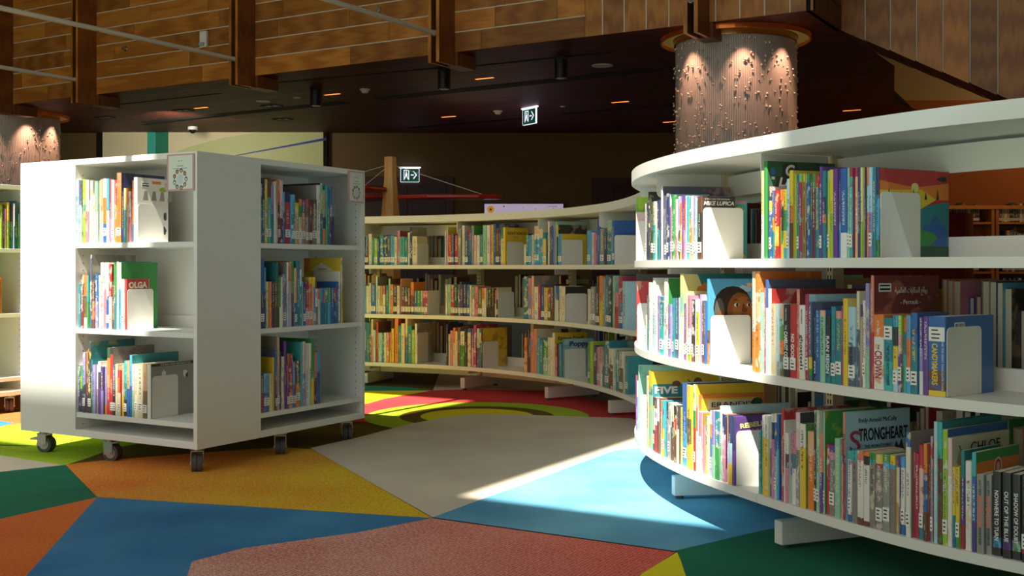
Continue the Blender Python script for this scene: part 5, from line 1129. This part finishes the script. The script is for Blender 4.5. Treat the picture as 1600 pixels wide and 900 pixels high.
def column(cx,cy,lab,seam,streaks,glow):
    R=.557; root=empty('column',(cx,cy,0)); tag(root,lab,'column','studded round columns')
    base=math.atan2(-cy,-cx)        # towards the camera
    def arc(m,r,a0,a1,z0,z1,n,mat=0):
        for i in range(n):
            a,b=a0+(a1-a0)*i/n,a0+(a1-a0)*(i+1)/n
            m.face([(r*math.cos(a),r*math.sin(a),z0),(r*math.cos(b),r*math.sin(b),z0),(r*math.cos(b),r*math.sin(b),z1),(r*math.cos(a),r*math.sin(a),z1)],mat,[(i/n,z0),((i+1)/n,z0),((i+1)/n,z1),(i/n,z1)])
    m=MB(); sa=base-math.asin(seam/R)       # seam angle; screen right is +angle here
    arc(m,R,0,6.2832,0,3.0,96); 
    sh=m.build('shaft','column',root,True)
    m=MB(); arc(m,R+.012,sa,sa+2.6,0,2.92,48); m.face([(R*math.cos(sa),R*math.sin(sa),0),((R+.012)*math.cos(sa),(R+.012)*math.sin(sa),0),((R+.012)*math.cos(sa),(R+.012)*math.sin(sa),2.86),(R*math.cos(sa),R*math.sin(sa),2.86)],0); m.build('wrap_panel','column',root,True)
    m=MB(); arc(m,R+.016,0,6.2832,2.925,2.998,72); m.build('collar','gold',root,True)
    m=MB(); rs=random.Random(int(cx*10)+50)
    for k in range(520):
        a=base+rs.uniform(-1.65,1.65); z=1.15+rs.random()*1.76; rr=rs.uniform(.008,.014); p=Vector(((R+.013)*math.cos(a),(R+.013)*math.sin(a),z))
        n=Vector((math.cos(a),math.sin(a),0)); T=m.T; m.T=Matrix.Translation(p)@n.to_track_quat('Z','Y').to_matrix().to_4x4()
        m.cyl((0,0),rr,0,rr*.6,8,r2=rr*.75); m.cyl((0,0),rr*.75,rr*.6,rr,8,r2=rr*.2); m.T=T
    m.build('studs','stud',root,True)
    m=MB(); n=64
    for i in range(n):
        a,b=6.2832*i/n,6.2832*(i+1)/n; q=lambda r,t,z:(r*math.cos(t),r*math.sin(t),z)
        m.face([q(.58,a,2.985),q(.58,b,2.985),q(.685,b,2.985),q(.685,a,2.985)],0); m.face([q(.685,a,2.955),q(.685,b,2.955),q(.685,b,2.996),q(.685,a,2.996)],1); m.face([q(.70,a,2.955),q(.70,b,2.955),q(.70,b,2.999),q(.70,a,2.999)],1); m.face([q(.685,a,2.955),q(.685,b,2.955),q(.70,b,2.955),q(.70,a,2.955)],1)
    m.build('cove_ring',['cove','copper'],root,True)
    for off in streaks:
        a=base-math.asin(max(-1,min(1,off/92.0)))*-1
        l=bpy.data.lights.new('column_downlight','SPOT'); l.energy=glow; l.color=(1.0,.52,.32); l.spot_size=math.radians(64); l.spot_blend=1.0; l.shadow_soft_size=.02
        o=bpy.data.objects.new('column_downlight',l); COL.objects.link(o); r_=.73
        pos=Vector((cx+r_*math.cos(a),cy+r_*math.sin(a),2.97)); tgt=Vector((cx+.53*math.cos(a),cy+.53*math.sin(a),2.25))
        o.location=pos; o.rotation_euler=(tgt-pos).to_track_quat('-Z','Y').to_euler()
column(2.11,10.6,'studded round column rising behind the near bookcase, right of centre',-.18,(-63,12,68),42)
column(-7.07,16.0,'studded round column at the left edge behind the carts',-.3,(-60,20,73),60)

# ------------------------------------------------------------------ wooden mast with red blades
r=empty('wooden_mast',(-1.085,10.0,0)); tag(r,'pale wooden mast with red blades and wires standing behind the far bookcase','mast')
m=MB(); 
def octo(ra,z0,rb_,z1):
    m.seed=.55; n=8
    for i in range(n):
        a,b=6.2832*(i+.5)/n,6.2832*(i+1.5)/n
        m.face([(ra*math.cos(a),ra*math.sin(a),z0),(ra*math.cos(b),ra*math.sin(b),z0),(rb_*math.cos(b),rb_*math.sin(b),z1),(rb_*math.cos(a),rb_*math.sin(a),z1)],0,[(0,z0),(.07,z0),(.07,z1),(0,z1)])
octo(.098,0,.092,1.2); octo(.092,1.2,.058,1.62); octo(.058,1.62,.057,1.815)
m.face([(.057*math.cos(6.2832*(i+.5)/8),.057*math.sin(6.2832*(i+.5)/8),1.815) for i in range(8)],0); m.build('trunk','pine',r)
M['redgloss']=plain('red_lacquer','b02412',.2)
def blade(ang,L,w0,w1,z,tilt=0.0):
    m=MB(); m.T=Matrix.Translation((0,0,z))@Matrix.Rotation(ang,4,'Z')@Matrix.Rotation(tilt,4,'Y')
    pts=[(.07,-w0/2),(L*.35,-w1/2),(L*.8,-w1/2*.9),(L*.95,-w1*.3),(L,0),(L*.95,w1*.3),(L*.8,w1/2*.9),(L*.35,w1/2),(.07,w0/2)]
    m.prism(pts,-.02,.02); return m.build('blade','redgloss',r,bevel=.012)
blade(-.05,1.0,.1,.30,1.455); blade(math.radians(212),.85,.14,.42,1.52); blade(math.radians(125),.95,.1,.34,1.47)
m=MB()
for ang,L,z in ((-.05,.85,1.47),(math.radians(212),.7,1.54),(math.radians(125),.8,1.49)): m.tube((0,0,1.75),(L*math.cos(ang),L*math.sin(ang),z),.003,6)
m.build('stay_wires','white_metal',r)

# ------------------------------------------------------------------ room beyond the near bookcase on the right
r=empty('curved_red_partition',(4.3,12.5,0)); tag(r,'dark red curved partition seen through the right end of the near bookcase','partition')
m=MB(); n=24
for rad,off in ((1.25,0),(1.20,1)): pass
cxp,cyp=-.1,1.4
for i in range(n):
    a,b=math.radians(200+150*i/n),math.radians(200+150*(i+1)/n)
    def q(rr,t,z): return (cxp+rr*math.cos(t)*1.1,cyp+rr*math.sin(t),z)
    za,zb=1.46-.0*i/n,1.46
    m.face([q(1.3,a,0),q(1.3,b,0),q(1.3,b,zb),q(1.3,a,za)]); m.face([q(1.24,a,0),q(1.24,b,0),q(1.24,b,zb),q(1.24,a,za)]); m.face([q(1.3,a,za),q(1.3,b,zb),q(1.24,b,zb),q(1.24,a,za)])
m.build('upholstered_panel',plain('dark_red_fabric','7a120a',.7,var=.1),r,True)
m=MB()
for i in range(n):
    a,b=math.radians(200+150*i/n),math.radians(200+150*(i+1)/n)
    m.face([q(1.305,a,0),q(1.305,b,0),q(1.305,b,.08),q(1.305,a,.08)])
m.build('plinth','dark',r,True)
M['maple']=wood('maple_shelving',hexc('a86428'),hexc('d0904c'),.5)
def wallcase(x,wd,y,lab,zt_):
    r=empty('maple_bookcase',(x,y,0)); tag(r,lab,'bookcase','maple bookcases along the far right wall')
    m=MB(); m.seed=.6
    m.box(0,.04,0,.32,0,zt_); m.box(wd-.04,wd,0,.32,0,zt_); m.box(.04,wd-.04,.30,.32,0,zt_); m.box(-.01,wd+.01,-.01,.33,zt_,zt_+.05); m.build('cabinet','maple',r)
    z=.08
    while z<zt_-.1:
        m=MB(); m.seed=.5; m.box(.041,wd-.041,.01,.299,z,z+.028); m.build('shelf','maple',r); z+=.33
    return r
mbk=MB(); rk=random.Random(31)
for k in range(9):
    x=4.6+k*.92; y=14.9; wallcase(x,.9,y,'maple wall bookcase in the right background, %s from left'%ORD[k],1.60)
    z=.108
    while z<1.5:
        xx=x+.05+rk.uniform(0,.1)
        while xx<x+.85-rk.uniform(0,.3):
            w=rk.uniform(.015,.04); hh=rk.uniform(.18,.26); cc=rk.choice(['brown','maroon','navy','black','cream','dark_green','tan','slate'])
            mbk.T=Matrix.Translation((xx,y+.04,z+.001)); t,ov,rr=book_geo(mbk,w,.18,hh,[(cc,0,1)],cc,'white','tan',rk.random(),False,False); sticker_geo(mbk,w,.02,rk.random()); xx+=w+.002
        z+=.33
tag(mbk.build('distant_library_books',bookmats),'rows of small books on the maple wall bookcases at far right','books',kind='stuff')

# ------------------------------------------------------------------ unseen roof, skylights shaped to throw the sun patches; sun and sky
HX,HY=.215,.51                      # horizontal travel of sunlight per metre of fall
ZR=8.0
def roofpt(a,b,z=ZR):
    p=E1*a+E2*b; return (p.x-HX*z,p.y-HY*z)
AS=[-12,.3,1.0,2.18,3.70,7.6,9.4,13.2,20]; BS=[1.3,3.42,5.9,22]
m=MB()
def cell(a0,a1,b0,b1):
    q=[roofpt(a0,b0),roofpt(a1,b0),roofpt(a1,b1),roofpt(a0,b1)]; m.prism(q,ZR,ZR+.04)
for j in range(len(BS)-1):
    for i in range(len(AS)-1):
        if j==1 and i in (1,2,4,6): continue
        cell(AS[i],AS[i+1],BS[j],BS[j+1])
struct(m,'ceiling_roof_sun_mask',plain('roof_underside','8a8070',.8,var=.03))  # out of view; its openings are shaped to place the sunlight
tg,tnt,tb=newmat('sun_dimming_glass'); tr=tnt.nodes.new('ShaderNodeBsdfTransparent'); tr.inputs[0].default_value=(.20,.24,.28,1); tnt.links.new(tr.outputs[0],tnt.nodes['Material Output'].inputs[0]); M['tinted']=tg
m=MB(); cell(.3,1.0,3.42,5.9); struct(m,'sun_dimming_pane_1','tinted')  # added pane that weakens the sun towards the right of the near bookcase
sun=bpy.data.lights.new('sun','SUN'); sun.energy=12.5; sun.angle=math.radians(.6); sun.color=(1.0,.93,.80)
so=bpy.data.objects.new('sun',sun); COL.objects.link(so); so.location=(0,0,12); so.rotation_euler=Vector((HX,HY,-1)).to_track_quat('-Z','Y').to_euler()
w=bpy.data.worlds.new('world'); S.world=w; w.use_nodes=True
nt=w.node_tree; bg=nt.nodes['Background']; bg.inputs[0].default_value=(.96,.98,.95,1); bg.inputs[1].default_value=1.05
def lamp(name,kind,loc,e,col,size=.3,tgt=None,spot=None):
    l=bpy.data.lights.new(name,kind); l.energy=e; l.color=col
    if kind=='AREA': l.size=size
    else: l.shadow_soft_size=size
    if spot: l.spot_size=math.radians(spot); l.spot_blend=.6
    o=bpy.data.objects.new(name,l); COL.objects.link(o); o.location=loc
    if tgt: o.rotation_euler=(Vector(tgt)-Vector(loc)).to_track_quat('-Z','Y').to_euler()
lamp('mural_wash','SPOT',(-4.8,15.6,2.9),160,(1,.93,.78),.3,(-4.8,18.1,2.3),120)
lamp('right_room_lamp','POINT',(6.3,14.0,2.7),26,(1,.55,.22),.15)
lamp('right_room_lamp_far','POINT',(8.5,16.2,3.2),35,(1,.6,.3),.15)
lamp('back_wall_fill','POINT',(-.5,15.0,2.2),7,(1,.75,.45),1.0)  # added fill without a fitting, lifts the dark back wall

cam=bpy.data.cameras.new('camera'); cam.sensor_width=36; cam.lens=F/1600*36; cam.shift_y=-(450-HZ)/1600
cam.clip_start=.05; cam.clip_end=200
co=bpy.data.objects.new('camera',cam); COL.objects.link(co); co.location=(0,0,H); co.rotation_euler=(math.pi/2,0,0); S.camera=co
S.view_settings.view_transform='Standard'; S.view_settings.look='None'; S.view_settings.gamma=1.0; S.view_settings.use_curve_mapping=False
S.view_settings.exposure=0.06
S.cycles.use_denoising=True
S.cycles.max_bounces=8; S.cycles.diffuse_bounces=5
